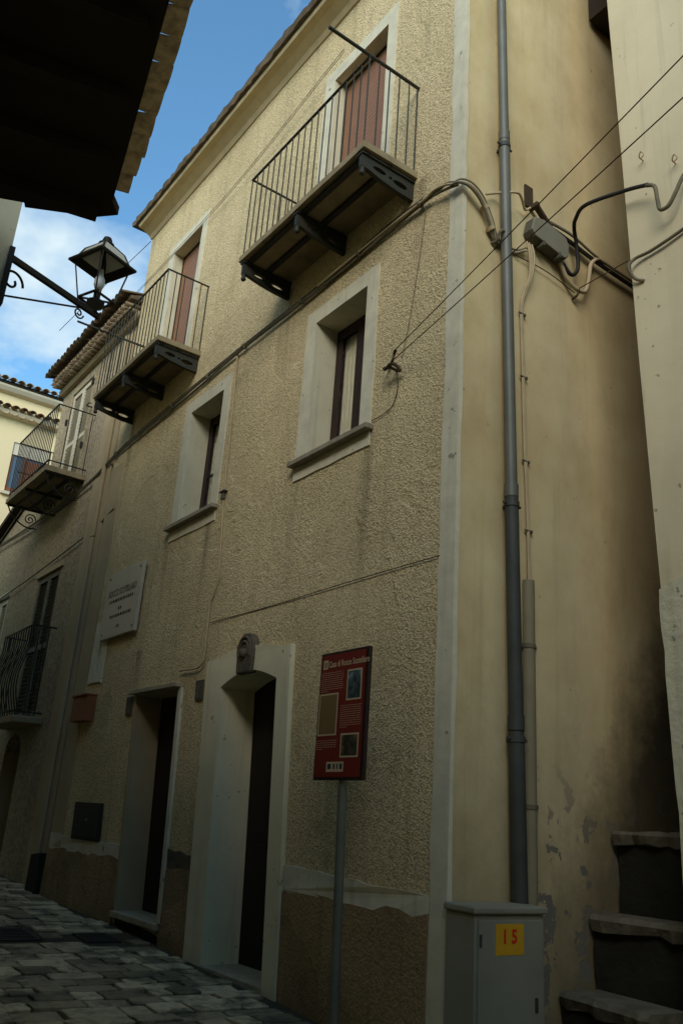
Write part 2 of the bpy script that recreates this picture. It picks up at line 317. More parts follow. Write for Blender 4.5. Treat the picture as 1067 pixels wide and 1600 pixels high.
def inst(me_obj, name, loc, parent, mt=None, scale=(1, 1, 1), rotz=0.0):
    o = bpy.data.objects.new(name, me_obj.data); col.objects.link(o); W[o] = Vector(loc); o.parent = parent
    o.location = W[o] - (W[parent] if parent else Vector((0, 0, 0))); o.scale = scale; o.rotation_euler.z = rotz
    return o
def cr(pts, k=8):     # Catmull-Rom through points
    P = [Vector(p) for p in pts]; P = [P[0] * 2 - P[1]] + P + [P[-1] * 2 - P[-2]]; out = []
    for i in range(1, len(P) - 2):
        for j in range(k):
            t = j / k; a_, b_, c_, d_ = P[i - 1], P[i], P[i + 1], P[i + 2]
            out.append(0.5 * ((2 * b_) + (c_ - a_) * t + (2 * a_ - 5 * b_ + 4 * c_ - d_) * t * t + (3 * b_ - a_ - 3 * c_ + d_) * t ** 3))
    return out + [P[-2]]
def smooth(x, a_, b_):
    t = max(0, min(1, (x - a_) / (b_ - a_))); return t * t * (3 - 2 * t)
def ground(x): return 0.02 - 0.039 * max(-22, min(9, x))
def fy(x, z):         # the old front wall falls back towards its foot between corner and party wall
    b = (1 - smooth(x, -2.0, -0.3)) * (0.12 + 0.88 * smooth(x, -7.4, -5.6))
    return 0.13 * b * max(0.0, (2.9 - z) / 2.9) + 0.006 * math.sin(x * 1.9 + z * 1.1) * b
def wave(i, amp, f=1.0): return amp * (math.sin(i * 1.7 * f + 0.3) * 0.6 + math.sin(i * 4.1 * f + 1.1) * 0.4)
def jag(pts, amp, step=0.12):          # roughen a 2-D outline
    out = []
    n = len(pts)
    for i in range(n):
        p, q = pts[i], pts[(i + 1) % n]; d = math.hypot(q[0] - p[0], q[1] - p[1]); k = max(1, int(d / step))
        for j in range(k):
            t = j / k; out.append((p[0] + (q[0] - p[0]) * t + random.uniform(-amp, amp), p[1] + (q[1] - p[1]) * t + random.uniform(-amp, amp)))
    return out
def text_mesh(body, size, fn, mt, name, parent, bold=0.0, align='LEFT', xs=1.0):
    cu = bpy.data.curves.new('txt', 'FONT'); cu.body = body; cu.size = size; cu.offset = bold; cu.align_x = align; cu.resolution_u = 3
    o = bpy.data.objects.new('txt', cu); col.objects.link(o)
    me = bpy.data.meshes.new_from_object(o.evaluated_get(bpy.context.evaluated_depsgraph_get()))
    vs = [fn(v.co.x * xs, v.co.y) for v in me.vertices]; fs = [tuple(p.vertices) for p in me.polygons]
    bpy.data.objects.remove(o); bpy.data.curves.remove(cu); bpy.data.meshes.remove(me)
    return MB().add(vs, fs).build(name, mt, parent)

# ------------------------------------------------------------------ ground and street paving
xs = [-90, -22] + [x * 1.0 for x in range(-21, 10)] + [90]; ys = [-90, -20, -8, -4, 0, 0.9, 8, 90]
g = MB(); nx = len(xs)
g.add([(x, y, ground(x) - 0.014) for y in ys for x in xs], [(j * nx + i, j * nx + i + 1, (j + 1) * nx + i + 1, (j + 1) * nx + i) for j in range(len(ys) - 1) for i in range(nx - 1)])
street = g.build('street', M_joint, None, origin=(0, 0, 0)); street['kind'] = 'structure'
# four paving-stone shapes shared by all stones
proto = []
for k in range(5):
    rnd = random.Random(20 + k); ring = []
    for (ax_, ay_), (bx_, by_) in (((-1, -1), (1, -1)), ((1, -1), (1, 1)), ((1, 1), (-1, 1)), ((-1, 1), (-1, -1))):
        for u in (0.05, 0.18, 0.5, 0.82, 0.95):
            q = rnd.uniform(0.955, 1.0) * (1 if 0.1 < u < 0.9 else 0.985)
            ring.append((0.5 * q * (ax_ + (bx_ - ax_) * u), 0.5 * q * (ay_ + (by_ - ay_) * u)))
    n = len(ring)
    v = [(x, y, -0.05) for x, y in ring] + [(x, y, 0.0) for x, y in ring] + [(x * 0.96, y * 0.96, 0.005 + rnd.uniform(-0.002, 0.002)) for x, y in ring] + [(0, 0, 0.006)]
    f = [(i, (i + 1) % n, n + (i + 1) % n, n + i) for i in range(n)] + [(n + i, n + (i + 1) % n, 2 * n + (i + 1) % n, 2 * n + i) for i in range(n)] + [(2 * n + i, 2 * n + (i + 1) % n, 3 * n) for i in range(n)]
    for mi, pm in enumerate(PAVES):
        me = bpy.data.meshes.new('paving_stone'); me.from_pydata(v, [], f); me.materials.append(pm)
        proto.append(me)
stones = []
COVERS = [(-4.85, -1.18, 0.62, 0.52), (-4.62, -0.36, 0.44, 0.34)]
x = -12.0; rr = random.Random(3)
while x < 3.5:
    dx = rr.uniform(0.15, 0.30); y = 0.06 - rr.uniform(0, 0.12)
    while y > -4.4:
        dy = rr.uniform(0.17, 0.46)
        cx, cy = x + dx / 2, y - dy / 2
        if not any(abs(cx - a_) < (c_ + dx) / 2 and abs(cy - b_) < (d_ + dy) / 2 for a_, b_, c_, d_ in COVERS):
            stones.append((cx + rr.uniform(-.012, .012), cy, dx - 0.016, dy - 0.014, rr.random(), rr.randrange(5), rr.uniform(-0.09, 0.09), rr.uniform(-0.012, 0.008)))
        y -= dy
    x += dx
def seen(s_):
    cx, cy = s_[0], s_[1]; return -8.6 < cx < -0.8 and cy > -4 + 0.285 * (4.3 - cx) - 0.3
near = sorted([s_ for s_ in stones if seen(s_)], key=lambda s_: (s_[0] - 4.3) ** 2 + (s_[1] + 4) ** 2)[:300]
ns = set(near)
def pick(q): return 0 if q < 0.34 else 1 if q < 0.62 else 2 if q < 0.84 else 3
for s_ in near:
    o = bpy.data.objects.new('paving_stone', proto[s_[5] * 4 + pick(s_[4])]); col.objects.link(o); o.parent = street
    o.location = (s_[0], s_[1], ground(s_[0]) + s_[7]); o.scale = (s_[2], s_[3], 1); o.rotation_euler = (rr.uniform(-.02, .02), R(2.2) + rr.uniform(-.02, .02), s_[6])
far = MB()
for s_ in stones:
    if s_ in ns: continue
    me = proto[s_[5] * 4]; far.add([(s_[0] + v.co.x * s_[2], s_[1] + v.co.y * s_[3], ground(s_[0] + v.co.x * s_[2]) + s_[7] + v.co.z) for v in me.vertices], [tuple(p.vertices) for p in me.polygons])
far.build('paving', PAVES[1], street, kind='stuff')
for a_, b_, c_, d_ in COVERS:
    m = MB(); z = ground(a_)
    m.add([(a_ + i * c_ / 2, b_ + j * d_ / 2, ground(a_ + i * c_ / 2) + dz) for dz in (-0.05, 0.004) for j in (-1, 1) for i in (-1, 1)], [(0, 2, 3, 1), (4, 5, 7, 6), (0, 1, 5, 4), (2, 6, 7, 3), (0, 4, 6, 2), (1, 3, 7, 5)])
    for i in range(-3, 4):
        xx = a_ + i * c_ / 8; m.box(xx - 0.015, xx + 0.015, b_ - d_ * 0.42, b_ + d_ * 0.42, ground(xx), ground(xx) + 0.011)
    tag(m.build('drain_cover', M_asph, None), 'dark square iron cover in the paving %s' % ('in the middle of the lane' if b_ < -1 else 'close to the doorstep of the wooden-sided doorway'), 'drain cover')

# ------------------------------------------------------------------ main house
house = empty('corner_house', (-3.8, 0.2, 0), 'tall cream rough-cast corner house with two iron balconies and grey painted window surrounds', 'house')
HX0, HTOP, HY1 = -7.55, 10.42, 8.0
D1 = (-3.26, -2.22, 0.12, 2.70); D2 = (-5.36, -4.25, 0.36, 2.66)
Wn = [(-2.12, -1.26, 4.66, 6.18), (-4.91, -4.05, 4.66, 6.18)]
Bd = [(-2.17, -1.20, 7.08, 9.46), (-6.38, -5.45, 7.08, 9.44)]
SLIT = (-6.86, -6.74, 3.02, 3.60)
holes = [D1, D2, SLIT] + Wn + Bd
def cuts(a0, a1, step, extra):
    s_ = sorted(set([round(a0 + (a1 - a0) * i / int((a1 - a0) / step), 4) for i in range(int((a1 - a0) / step) + 1)] + [round(e_, 4) for e_ in extra])); return s_
cx_ = cuts(HX0, 0.0, 0.45, [h[0] for h in holes] + [h[1] for h in holes]); cz_ = cuts(-0.4, HTOP, 0.5, [h[2] for h in holes] + [h[3] for h in holes])
fw = MB(); nX = len(cx_)
vs = [(x, fy(x, z), z) for z in cz_ for x in cx_]; fs = []
for j in range(len(cz_) - 1):
    for i in range(nX - 1):
        mx_, mz_ = (cx_[i] + cx_[i + 1]) / 2, (cz_[j] + cz_[j + 1]) / 2
        if not any(h[0] < mx_ < h[1] and h[2] < mz_ < h[3] for h in holes): fs.append((j * nX + i, j * nX + i + 1, (j + 1) * nX + i + 1, (j + 1) * nX + i))
fw.add(vs, fs); fwo = fw.build('front_wall', M_rough, house)
def reveal(h, depth, m, name='reveal', bottom=True, follow=False):
    x0, x1, z0, z1 = h; k = 6; r_ = MB()
    zs = [z0 + (z1 - z0) * i / k for i in range(k + 1)]
    for xx in (x0, x1): r_.add([(xx, fy(xx, z) + 0.0098, z) for z in zs] + [(xx, depth + (fy(xx, z) if follow else 0), z) for z in zs], [(i, i + 1, k + 2 + i, k + 1 + i) for i in range(k)])
    r_.add([(x0, fy(x0, z1) + 0.0098, z1), (x1, fy(x1, z1) + 0.0098, z1), (x1, depth, z1), (x0, depth, z1)], [(0, 1, 2, 3)])
    if bottom: r_.add([(x0, fy(x0, z0) + 0.0098, z0), (x1, fy(x1, z0) + 0.0098, z0), (x1, depth, z0), (x0, depth, z0)], [(0, 1, 2, 3)])
    return r_
# side wall (faces the alley), back, party wall
sw = MB(); ys_ = [0, .5, 1, 1.6, 2.4, 4, HY1]; zs_ = [-0.4, 0.6, 1.4, 2.4, 4, 6, 8, HTOP]
sw.add([(0.0 + (0.012 * math.sin(z * 1.3 + y * 2)) * (1 if y > 0 else 0), y, z) for z in zs_ for y in ys_], [(j * 7 + i, j * 7 + i + 1, (j + 1) * 7 + i + 1, (j + 1) * 7 + i) for j in range(7) for i in range(6)], True)
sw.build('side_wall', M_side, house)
MB().add([(HX0, 0, -.4), (HX0, HY1, -.4), (0, HY1, -.4), (HX0, 0, HTOP), (HX0, HY1, HTOP), (0, HY1, HTOP), (0, 0, HTOP)], [(0, 1, 4, 3), (1, 2, 5, 4), (3, 4, 5, 6)]).build('rear_walls', M_pil, house)
# corner strip of smooth grey plaster
cs = MB(); zz = [1.0 + i * 0.35 for i in range(27)]; zz = [-0.3, 0.4] + [z for z in zz if z < HTOP - 0.3] + [HTOP - 0.28]
edge = [(-0.155 + random.uniform(-0.012, 0.012)) for _ in zz]
cs.add([(edge[i], fy(edge[i], z) - 0.012, z) for i, z in enumerate(zz)] + [(0.008, -0.012, z) for z in zz] + [(0.008, 0.02 + random.uniform(0, 0.02), z) for z in zz], sum([[(i, i + 1, len(zz) + i + 1, len(zz) + i), (len(zz) + i, len(zz) + i + 1, 2 * len(zz) + i + 1, 2 * len(zz) + i)] for i in range(len(zz) - 1)], []))
for i in range(len(zz) - 1): cs.add([(edge[i], fy(edge[i], zz[i]) - 0.012, zz[i]), (edge[i + 1], fy(edge[i + 1], zz[i + 1]) - 0.012, zz[i + 1]), (edge[i + 1], 0.01, zz[i + 1]), (edge[i], 0.01, zz[i])], [(0, 1, 2, 3)])
cs.build('corner_strip', M_strip, house)
# smooth party-wall strip at the left end
fn_f = lambda u, v, t: (u, fy(u, v) - t, v)
ls = MB(); ls.plate(jag([(-7.548, 0.9), (-7.12, 0.9), (-7.14, 3), (-7.1, 5), (-7.12, 6.2), (-7.548, 6.2)], 0.012, 0.25), [], fn_f, -0.01, 0.012)
ls.build('end_strip', M_pil, house)
# plinth below the dado and the grey dado band, interrupted by the doors
segs = [(-7.54, -5.42), (-4.16, -3.64), (-2.03, -0.16)]
for i, (a_, b_) in enumerate(segs):
    k = max(3, int((b_ - a_) / 0.14)); pl = MB(); us = [a_ + (b_ - a_) * j / k for j in range(k + 1)]
    top = [0.88 + wave(u * 3 + i, 0.02) + random.uniform(-.02, .02) for u in us]; th = 0.02
    rows = [(-0.35, th + 0.02), (0.3, th + 0.012), (None, th), (None, -0.02)]
    vs = []
    for z, t_ in rows: vs += [(u, fy(u, top[j] if z is None else z) - t_ - (random.uniform(-.006, .006) if z else 0), (top[j] if z is None else z)) for j, u in enumerate(us)]
    n = k + 1; pl.add(vs, [(r_ * n + j, r_ * n + j + 1, (r_ + 1) * n + j + 1, (r_ + 1) * n + j) for r_ in range(3) for j in range(k)])
    for j in (0, k): pl.add([(us[j], fy(us[j], z if z is not None else top[j]) - t_, z if z is not None else top[j]) for z, t_ in rows] + [(us[j], fy(us[j], -.35) + 0.02, -0.35)], [(0, 1, 2, 3, 4)])
    pl.build('plinth', M_plinth, house)
    ob = jag([(a_, 0.87), (b_, 0.86), (b_, 1.02), (a_, 1.06)], 0.014, 0.13)
    MB().plate(ob, [], fn_f, -0.02, 0.016).build('dado_band', M_stonegrey if i == 1 else M_strip, house)

# windows
def window(h, glow):
    x0, x1, z0, z1 = h; e_ = empty('window', (0.5 * (x0 + x1), 0, z0), parent=house)
    rv = reveal(h, 0.36, M_reveal); rv.build('reveal', M_reveal, e_)
    out = jag([(x0 - 0.18, z0 - 0.18), (x1 + 0.165, z0 - 0.18), (x1 + 0.165, z1 + 0.165), (x0 - 0.18, z1 + 0.165)], 0.006, 0.2)
    MB().plate(out, [[(x0, z0), (x1, z0), (x1, z1), (x0, z1)]], fn_f, -0.01, 0.014).build('surround', M_strip, e_)
    MB().box(x0 - 0.20, x1 + 0.20, -0.085, 0.0, z0 - 0.045, z0 + 0.004).box(x0 + .002, x1 - .002, 0.0, 0.26, z0 - 0.04, z0 + 0.004).build('sill', M_sill, e_, bevel=0.006)
    fr = MB(); y0, y1 = 0.26, 0.31; fr.box(x0, x0 + 0.05, y0, y1, z0, z1).box(x1 - 0.05, x1, y0, y1, z0, z1).box(x0 + .05, x1 - .05, y0, y1, z1 - 0.05, z1).box(x0 + .05, x1 - .05, y0, y1, z0 + .004, z0 + 0.04)
    fr.build('frame', M_brown, e_, bevel=0.004)
    xm = (x0 + x1) / 2
    for (a_, b_) in ((x0 + 0.052, xm - 0.002), (xm + 0.002, x1 - 0.052)):
        lf = MB(); q0, q1 = 0.25, 0.295; zb, zt = z0 + 0.045, z1 - 0.055
        lf.box(a_, a_ + 0.065, q0, q1, zb, zt).box(b_ - 0.065, b_, q0, q1, zb, zt).box(a_ + .065, b_ - .065, q0, q1, zt - 0.07, zt).box(a_ + .065, b_ - .065, q0, q1, zb, zb + 0.08)
        if glow: lf.box(a_ + .065, b_ - .065, q0 + .01, q1 - .01, zb + 0.62, zb + 0.645)
        l_ = lf.build('casement', M_brown, e_, bevel=0.004)
        MB().box(a_ + 0.06, b_ - 0.06, 0.272, 0.276, zb + .07, zt - .06).build('pane', M_pane, e_)
        c_ = MB(); k = 26; pts = [(a_ + (b_ - a_) * i / k, 0.315 + 0.010 * math.sin(i * 1.35) + 0.004 * math.sin(i * 3.1)) for i in range(k + 1)]
        c_.add([(x, y, zb) for x, y in pts] + [(x, y + .004, zt) for x, y in pts], [(i, i + 1, k + 2 + i, k + 1 + i) for i in range(k)], True).build('curtain', M_curtain, e_)
    MB().box(x0 - 0.02, x1 + 0.02, 0.36, 0.37, z0 - .02, z1 + .02).build('backing', M_door, e_)
window(Wn[0], 0); window(Wn[1], 1)

# balcony doors with rolled-down brown shutters
def balcony_door(h):
    x0, x1, z0, z1 = h; e_ = empty('balcony_door', (0.5 * (x0 + x1), 0, z0), parent=house)
    reveal(h, 0.20, M_reveal).build('reveal', M_reveal, e_)
    out = jag([(x0 - 0.20, z0 + 0.003), (x0, z0 + 0.003), (x0, z1), (x1, z1), (x1, z0 + 0.003), (x1 + 0.14, z0 + 0.003), (x1 + 0.15, z1 + 0.18), (x0 - 0.20, z1 + 0.18)], 0.004, 0.25)
    MB().plate(out, [], fn_f, -0.01, 0.014).build('surround', M_strip, e_)
    sh = MB(); z = z0 + 0.01; hgt = 0.055
    while z < z1 - 0.02:
        zt = min(z + hgt, z1 - 0.004)
        sh.add([(x0 + .01, 0.15, z), (x1 - .01, 0.15, z), (x1 - .01, 0.146, z + hgt * 0.25), (x0 + .01, 0.146, z + hgt * .25), (x1 - .01, 0.146, z + hgt * .75), (x0 + .01, 0.146, z + hgt * .75), (x1 - .01, 0.15, zt), (x0 + .01, 0.15, zt)], [(0, 1, 2, 3), (3, 2, 4, 5), (5, 4, 6, 7)]); z += hgt
    o = sh.build('roller_shutter_slats', M_shutter, e_, kind='stuff')
    MB().box(x0, x0 + 0.025, 0.135, 0.17, z0, z1).box(x1 - 0.025, x1, 0.135, 0.17, z0, z1).box(x0 + .025, x1 - .025, 0.135, 0.17, z1 - 0.03, z1).build('shutter_guide', M_brown, e_)
    MB().box(x0 - .02, x1 + .02, 0.20, 0.22, z0 - .02, z1 + .02).build('backing', M_door, e_)
for h in Bd: balcony_door(h)

# balconies: slab on three pierced iron brackets, bar railing, pole for a washing line
def ell(cx, cy, rx, ry, n=14, rot=0): return [(cx + rx * math.cos(2 * math.pi * i / n) * math.cos(rot) - ry * math.sin(2 * math.pi * i / n) * math.sin(rot), cy + rx * math.cos(2 * math.pi * i / n) * math.sin(rot) + ry * math.sin(2 * math.pi * i / n) * math.cos(rot)) for i in range(n)]
def balcony(x0, x1, pole_x):
    e_ = empty('balcony', ((x0 + x1) / 2, -0.3, 7.0), parent=house); zt, zb, yf = 7.08, 7.01, -0.62
    ou = jag([(x0, yf), (x1, yf), (x1, 0.02), (x0, 0.02)], 0.004, 0.3)
    MB().plate(ou, [], lambda u, v, t: (u, v, t), zb, zt).build('slab', M_slab, e_, bevel=0.006)
    for yy in (-0.54, -0.30):
        MB().box(x0 + 0.03, x1 - 0.03, yy - 0.025, yy + 0.025, zb - 0.035, zb - 0.002).build('support_bar', M_iron, e_)
    for xb in (x0 + 0.07, (x0 + x1) / 2, x1 - 0.07):
        o_ = [(-0.60, 0.0), (0.0, 0.0), (0.0, -0.19), (-0.18, -0.185), (-0.36, -0.165), (-0.54, -0.13), (-0.60, -0.125)]
        hs = [ell(-0.16, -0.10, 0.085, 0.030), ell(-0.40, -0.078, 0.075, 0.026), ell(-0.275, -0.088, 0.02, 0.016, 8)]
        br = MB().plate(o_, hs, lambda u, v, t: (xb + t, u, zb - 0.037 + v), -0.022, 0.022)
        br.box(xb - 0.04, xb + 0.04, -0.61, 0.0, zb - 0.037, zb - 0.003 - 0.033 + .012)
        br.lathe((xb, -0.575, zb - 0.25), [(0, 0), (0.022, 0.008), (0.03, 0.03), (0.018, 0.05), (0.024, 0.06), (0.024, 0.20)], 10)
        br.build('bracket', M_iron2, e_)
    zr = 8.10; r0 = 0.0075; xl, xr, yr = x0 + 0.055, x1 - 0.04, -0.60
    rl = MB().box(xl - .012, xr + .012, yr - .014, yr + .014, zr - 0.012, zr); rl.build('top_rail', M_iron2, e_, bevel=.003)
    for xx in (xl, xr):
        if abs(xx - pole_x) < 0.2: MB().tube([(xx, 0.03, zr + .008), (xx, -1.07, zr + .012)], 0.017, 8).build('projecting_pole', M_iron2, e_)
        else: MB().box(xx - .012, xx + .012, yr + .014, 0.03, zr - .013, zr - .001).build('top_rail', M_iron2, e_)
    pr = MB().tube([(xl, yr, zt - .03), (xl, yr, zr - .006)], r0, 6).build('baluster', M_iron2, e_)
    base = Vector(W[pr]); n = round((xr - xl) / 0.118)
    for i in range(1, n + 1): inst(pr, 'baluster', (xl + (xr - xl) * i / n, base.y, base.z), e_)
    for xx in (xl, xr):
        for i in range(1, 6): inst(pr, 'baluster', (xx, yr + 0.6 * i / 5 - (0.02 if i == 5 else 0), base.z), e_)
balcony(-2.83, -0.61, -0.66); balcony(-7.12, -4.90, -7.05)

# white doorway with segmental arch, carved keystone
e_ = empty('white_doorway', (-2.78, 0, 0.1), parent=house)
x0, x1, z0, z1 = D1; zs0 = 2.58; n = 14
arch = [(x0 + (x1 - x0) * i / n, zs0 + 0.115 * math.sin(math.pi * i / n)) for i in range(n + 1)]
jl = [(x0, 0.0 + 2.5 * i / 7) for i in range(8)]; jr = [(x1, 2.5 - 2.5 * i / 7) for i in range(8)]
topo = [(x1 + 0.21, 2.86), (x1 + 0.09, 2.845)] + [(x1 + 0.09 - (x1 - x0 + 0.36) * i / 10, 2.845 + 0.07 * math.sin(math.pi * i / 10) + .01) for i in range(1, 10)] + [(x0 - 0.33, 2.86)]
outl = jl + arch + jr + [(x1 + 0.21, 0.0 + 2.86 * i / 8) for i in range(8)] + topo + [(x0 - 0.34, 2.86 - 2.86 * i / 8) for i in range(1, 9)]
MB().plate(outl, [], fn_f, -0.01, 0.045).build('surround', M_white, e_)
path = [(x0, 0.0 + 2.5 * i / 7) for i in range(8)] + arch + jr; rv = MB(); k = len(path)
rv.add([(u, fy(u, v) + 0.0098, v) for u, v in path] + [(u, fy(u, v) + 0.345, v) for u, v in path], [(i, i + 1, k + i + 1, k + i) for i in range(k - 1)])
rv.build('reveal', M_white, e_)
MB().add([(u, y, v) for y in (fy(-2.8, .1) - 0.06, 0.53) for u, v in ((x0 + .003, 0.06), (x1 - .003, 0.06), (x1 - .003, 0.15), (x0 + .003, 0.15))], [(0, 1, 2, 3), (7, 6, 5, 4), (0, 4, 5, 1), (3, 2, 6, 7), (0, 3, 7, 4), (1, 5, 6, 2)]).build('threshold', M_stone, e_, bevel=0.008)
d_ = MB().obox((-2.74, fy(-2.74, 1.4) + .37, 1.4), (.54, 0, 0), (0, .022, 0), (0, -.060, 1.34)).build('door_leaf', M_door, e_)
for zz0, zz1 in ((0.3, 1.0), (1.15, 2.4)):
    for xx0, xx1 in ((x0 + .1, -2.86), (-2.70, x1 - .1)): MB().obox(((xx0 + xx1) / 2, fy(-2.74, (zz0 + zz1) / 2) + .343, (zz0 + zz1) / 2), ((xx1 - xx0) / 2, 0, 0), (0, .006, 0), (0, -.045 * (zz1 - zz0) / 2, (zz1 - zz0) / 2)).build('door_panel', M_door, e_, bevel=0.012)
ks = MB(); kc = (x0 + x1) / 2 - 0.03
kp = [(-0.135, 0), (0.135, 0), (0.15, 0.22), (0.13, 0.32), (0.06, 0.375), (-0.06, 0.38), (-0.13, 0.32), (-0.15, 0.22)]
ks.plate(kp, [], lambda u, v, t: (kc + u, fy(kc, 2.7) - t, 2.665 + v), 0.0, 0.085)
ko = ks.build('keystone', M_stonegrey, e_, bevel=0.02)
for rr_ in (0.115, 0.075):
    MB().tube([(kc + rr_ * math.cos(t), fy(kc, 2.7) - 0.088, 2.665 + 0.215 + rr_ * 1.1 * math.sin(t)) for t in [math.pi * (i / 12 * 1.3 - 0.15) for i in range(13)]], 0.016, 6).build('scroll_ring', M_stonegrey, ko)
MB().lathe((kc, fy(kc, 2.7) - 0.088, 2.85), [(0, -.05), (.04, -.035), (.055, 0), (.04, .035), (0, .05)], 10).build('rosette', M_stonegrey, ko)

# second doorway: thin lintel slab, plaster jambs, raised doorstep
e_ = empty('plain_doorway', (-4.8, 0, 0.3), parent=house)
reveal(D2, 0.31, M_pil, bottom=False, follow=True).build('reveal', M_pil, e_)
x0, x1, z0, z1 = D2
MB().add([(x, fy(x, z) - t, z) for x in (x0 - 0.06, x1 + 0.06) for t in (0.09, -0.02) for z in (z1 + .003, z1 + 0.05)], [(0, 1, 3, 2), (4, 6, 7, 5), (0, 4, 5, 1), (2, 3, 7, 6), (1, 5, 7, 3), (0, 2, 6, 4)]).build('lintel_slab', M_stone, e_, bevel=0.006)
MB().add([(x, y, z) for x in (x0 - 0.02, x1 + 0.03) for y in (fy(-4.8, .36) - 0.06, 0.45) for z in (0.30, 0.365)], [(0, 1, 3, 2), (4, 6, 7, 5), (0, 4, 5, 1), (2, 3, 7, 6), (1, 5, 7, 3), (0, 2, 6, 4)]).build('doorstep', M_stone, e_, bevel=0.01)
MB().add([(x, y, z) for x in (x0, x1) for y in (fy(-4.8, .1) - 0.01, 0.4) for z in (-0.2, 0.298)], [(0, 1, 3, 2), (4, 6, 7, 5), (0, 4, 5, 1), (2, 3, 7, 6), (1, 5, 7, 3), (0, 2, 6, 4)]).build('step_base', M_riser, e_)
MB().plate([(x1, 0.37), (x1 + 0.075, 0.37), (x1 + 0.075, 2.66), (x1, 2.66)], [], fn_f, -0.01, 0.03).build('jamb_trim', M_strip, e_, bevel=.004)
MB().plate([(x0, 0.37), (x0 - 0.05, 0.37), (x0 - 0.05, 2.66), (x0, 2.66)], [], fn_f, -0.01, 0.015).build('jamb_trim', M_pil, e_)
MB().obox((-4.80, fy(-4.8, 1.5) + .335, 1.5), (.575, 0, 0), (0, .022, 0), (0, -.054, 1.2)).build('door_leaf', M_door, e_)
for xx0, xx1 in ((x0 + .1, -4.86), (-4.74, x1 - .1)): MB().obox(((xx0 + xx1) / 2, fy(-4.8, 1.5) + .308, 1.5), ((xx1 - xx0) / 2, 0, 0), (0, .006, 0), (0, -.040, .9)).build('door_panel', M_door, e_, bevel=0.012)
# blocked slit window behind the plaque
e_ = empty('slit_window', (-6.8, 0, 3), parent=house)
reveal(SLIT, 0.12, M_white).build('reveal', M_white, e_); MB().box(SLIT[0] - .01, SLIT[1] + .01, 0.12, 0.13, SLIT[2] - .01, SLIT[3] + .01).build('backing', M_door, e_)
MB().plate(jag([(-7.06, 2.93), (-6.6, 2.93), (-6.58, 3.72), (-7.06, 3.76)], 0.012, 0.15), [[(SLIT[0], SLIT[2]), (SLIT[1], SLIT[2]), (SLIT[1], SLIT[3]), (SLIT[0], SLIT[3])]], fn_f, -0.01, 0.02).build('surround', M_strip, e_)

# roof: plaster cornice, tile edge
rf = empty('roof', (-3.8, 0, HTOP), parent=house)
cp = [(0.05, HTOP - 0.03), (-0.02, HTOP - 0.02), (-0.06, HTOP + 0.03), (-0.17, HTOP + 0.09), (-0.25, HTOP + 0.11), (-0.27, HTOP + 0.15), (0.05, HTOP + 0.16)]
MB().plate(cp, [], lambda u, v, t: (t, u, v), HX0 - 0.02, 0.12).build('cornice', M_cream, rf, bevel=0.006)
th = MB(); nseg = 90; vs = []
for i in range(nseg + 1):
    x = HX0 - 0.16 + (0.16 - HX0 + 0.22) * i / nseg; s_ = 0.03 * math.sin(i * 0.4) + 0.02 * math.sin(i * 1.3) + (0.09 * math.exp(-((x + 3.6) / 0.7) ** 2))
    vs += [(x, -0.315 + random.uniform(-.012, .012), HTOP + 0.165 + random.uniform(-.008, .004)), (x, -0.33 + random.uniform(-.015, .015), HTOP + 0.245 + s_ * .4), (x, 4.0, HTOP + 1.7 + s_), (x, 8.3, HTOP + .3), (x, 8.3, HTOP + 0.165)]
th.add(vs, [(i * 5 + j, i * 5 + j + 1, i * 5 + j + 6, i * 5 + j + 5) for i in range(nseg) for j in range(4)] + [(i * 5 + 4, i * 5, i * 5 + 5, i * 5 + 9) for i in range(nseg)] + [(0, 1, 2, 3, 4), tuple(nseg * 5 + j for j in (4, 3, 2, 1, 0))])
th.build('tile_bed', M_tiledark, rf)
def tile_mesh(rad, length, tip=0.8, n=7, thick=0.014, up=True):
    vs = []; sgn = 1 if up else -1
    for y, q in ((0.0, 1.0), (length, tip)):
        for rr_ in (rad * q, rad * q - thick): vs += [(rr_ * math.cos(math.pi * i / n), y, sgn * rr_ * math.sin(math.pi * i / n) * 0.8) for i in range(n + 1)]
    k = n + 1; fs = []
    for i in range(n): fs += [(i, i + 1, 2 * k + i + 1, 2 * k + i), (k + i, 3 * k + i, 3 * k + i + 1, k + i + 1), (i, k + i, k + i + 1, i + 1), (2 * k + i, 2 * k + i + 1, 3 * k + i + 1, 3 * k + i)]
    fs += [(0, 2 * k, 3 * k, k), (n, k + n, 3 * k + n, 2 * k + n)]
    return vs, fs
def tiles_row(a_, b_, z, pitch, mt, parent, length=0.4, rad=0.085, slope=0.3, yoff=(0, 1), amp=0.012, up=True, name='roof_tile'):
    a_, b_ = Vector((a_[0], a_[1], 0)), Vector((b_[0], b_[1], 0)); d = (b_ - a_); n = int(d.length / pitch); d.normalize(); nrm = Vector((-d.y, d.x, 0))
    if nrm.dot(Vector((yoff[0], yoff[1], 0))) < 0: nrm = -nrm
    v, f = tile_mesh(rad, length, 0.8, up=up); mes = []
    me = bpy.data.meshes.new(name); me.from_pydata(v, [], f); me.polygons.foreach_set('use_smooth', [True] * len(f)); me.materials.append(mt); fix_normals(me)
    rz = math.atan2(nrm.y, nrm.x) - math.pi / 2
    for i in range(n + 1):
        p = a_ + d * pitch * i + nrm * random.uniform(-amp, amp)
        o = bpy.data.objects.new(name, me); col.objects.link(o); o.parent = parent; W[o] = Vector((p.x, p.y, z + random.uniform(-amp, amp)))
        o.location = W[o] - W[parent]; o.rotation_euler = (slope + random.uniform(-.04, .04), random.uniform(-.05, .05), rz + random.uniform(-.05, .05))
tiles_row((HX0 - 0.12, -0.295), (0.2, -0.295), HTOP + 0.205, 0.17, M_tiledark, rf, rad=.07, amp=.02)
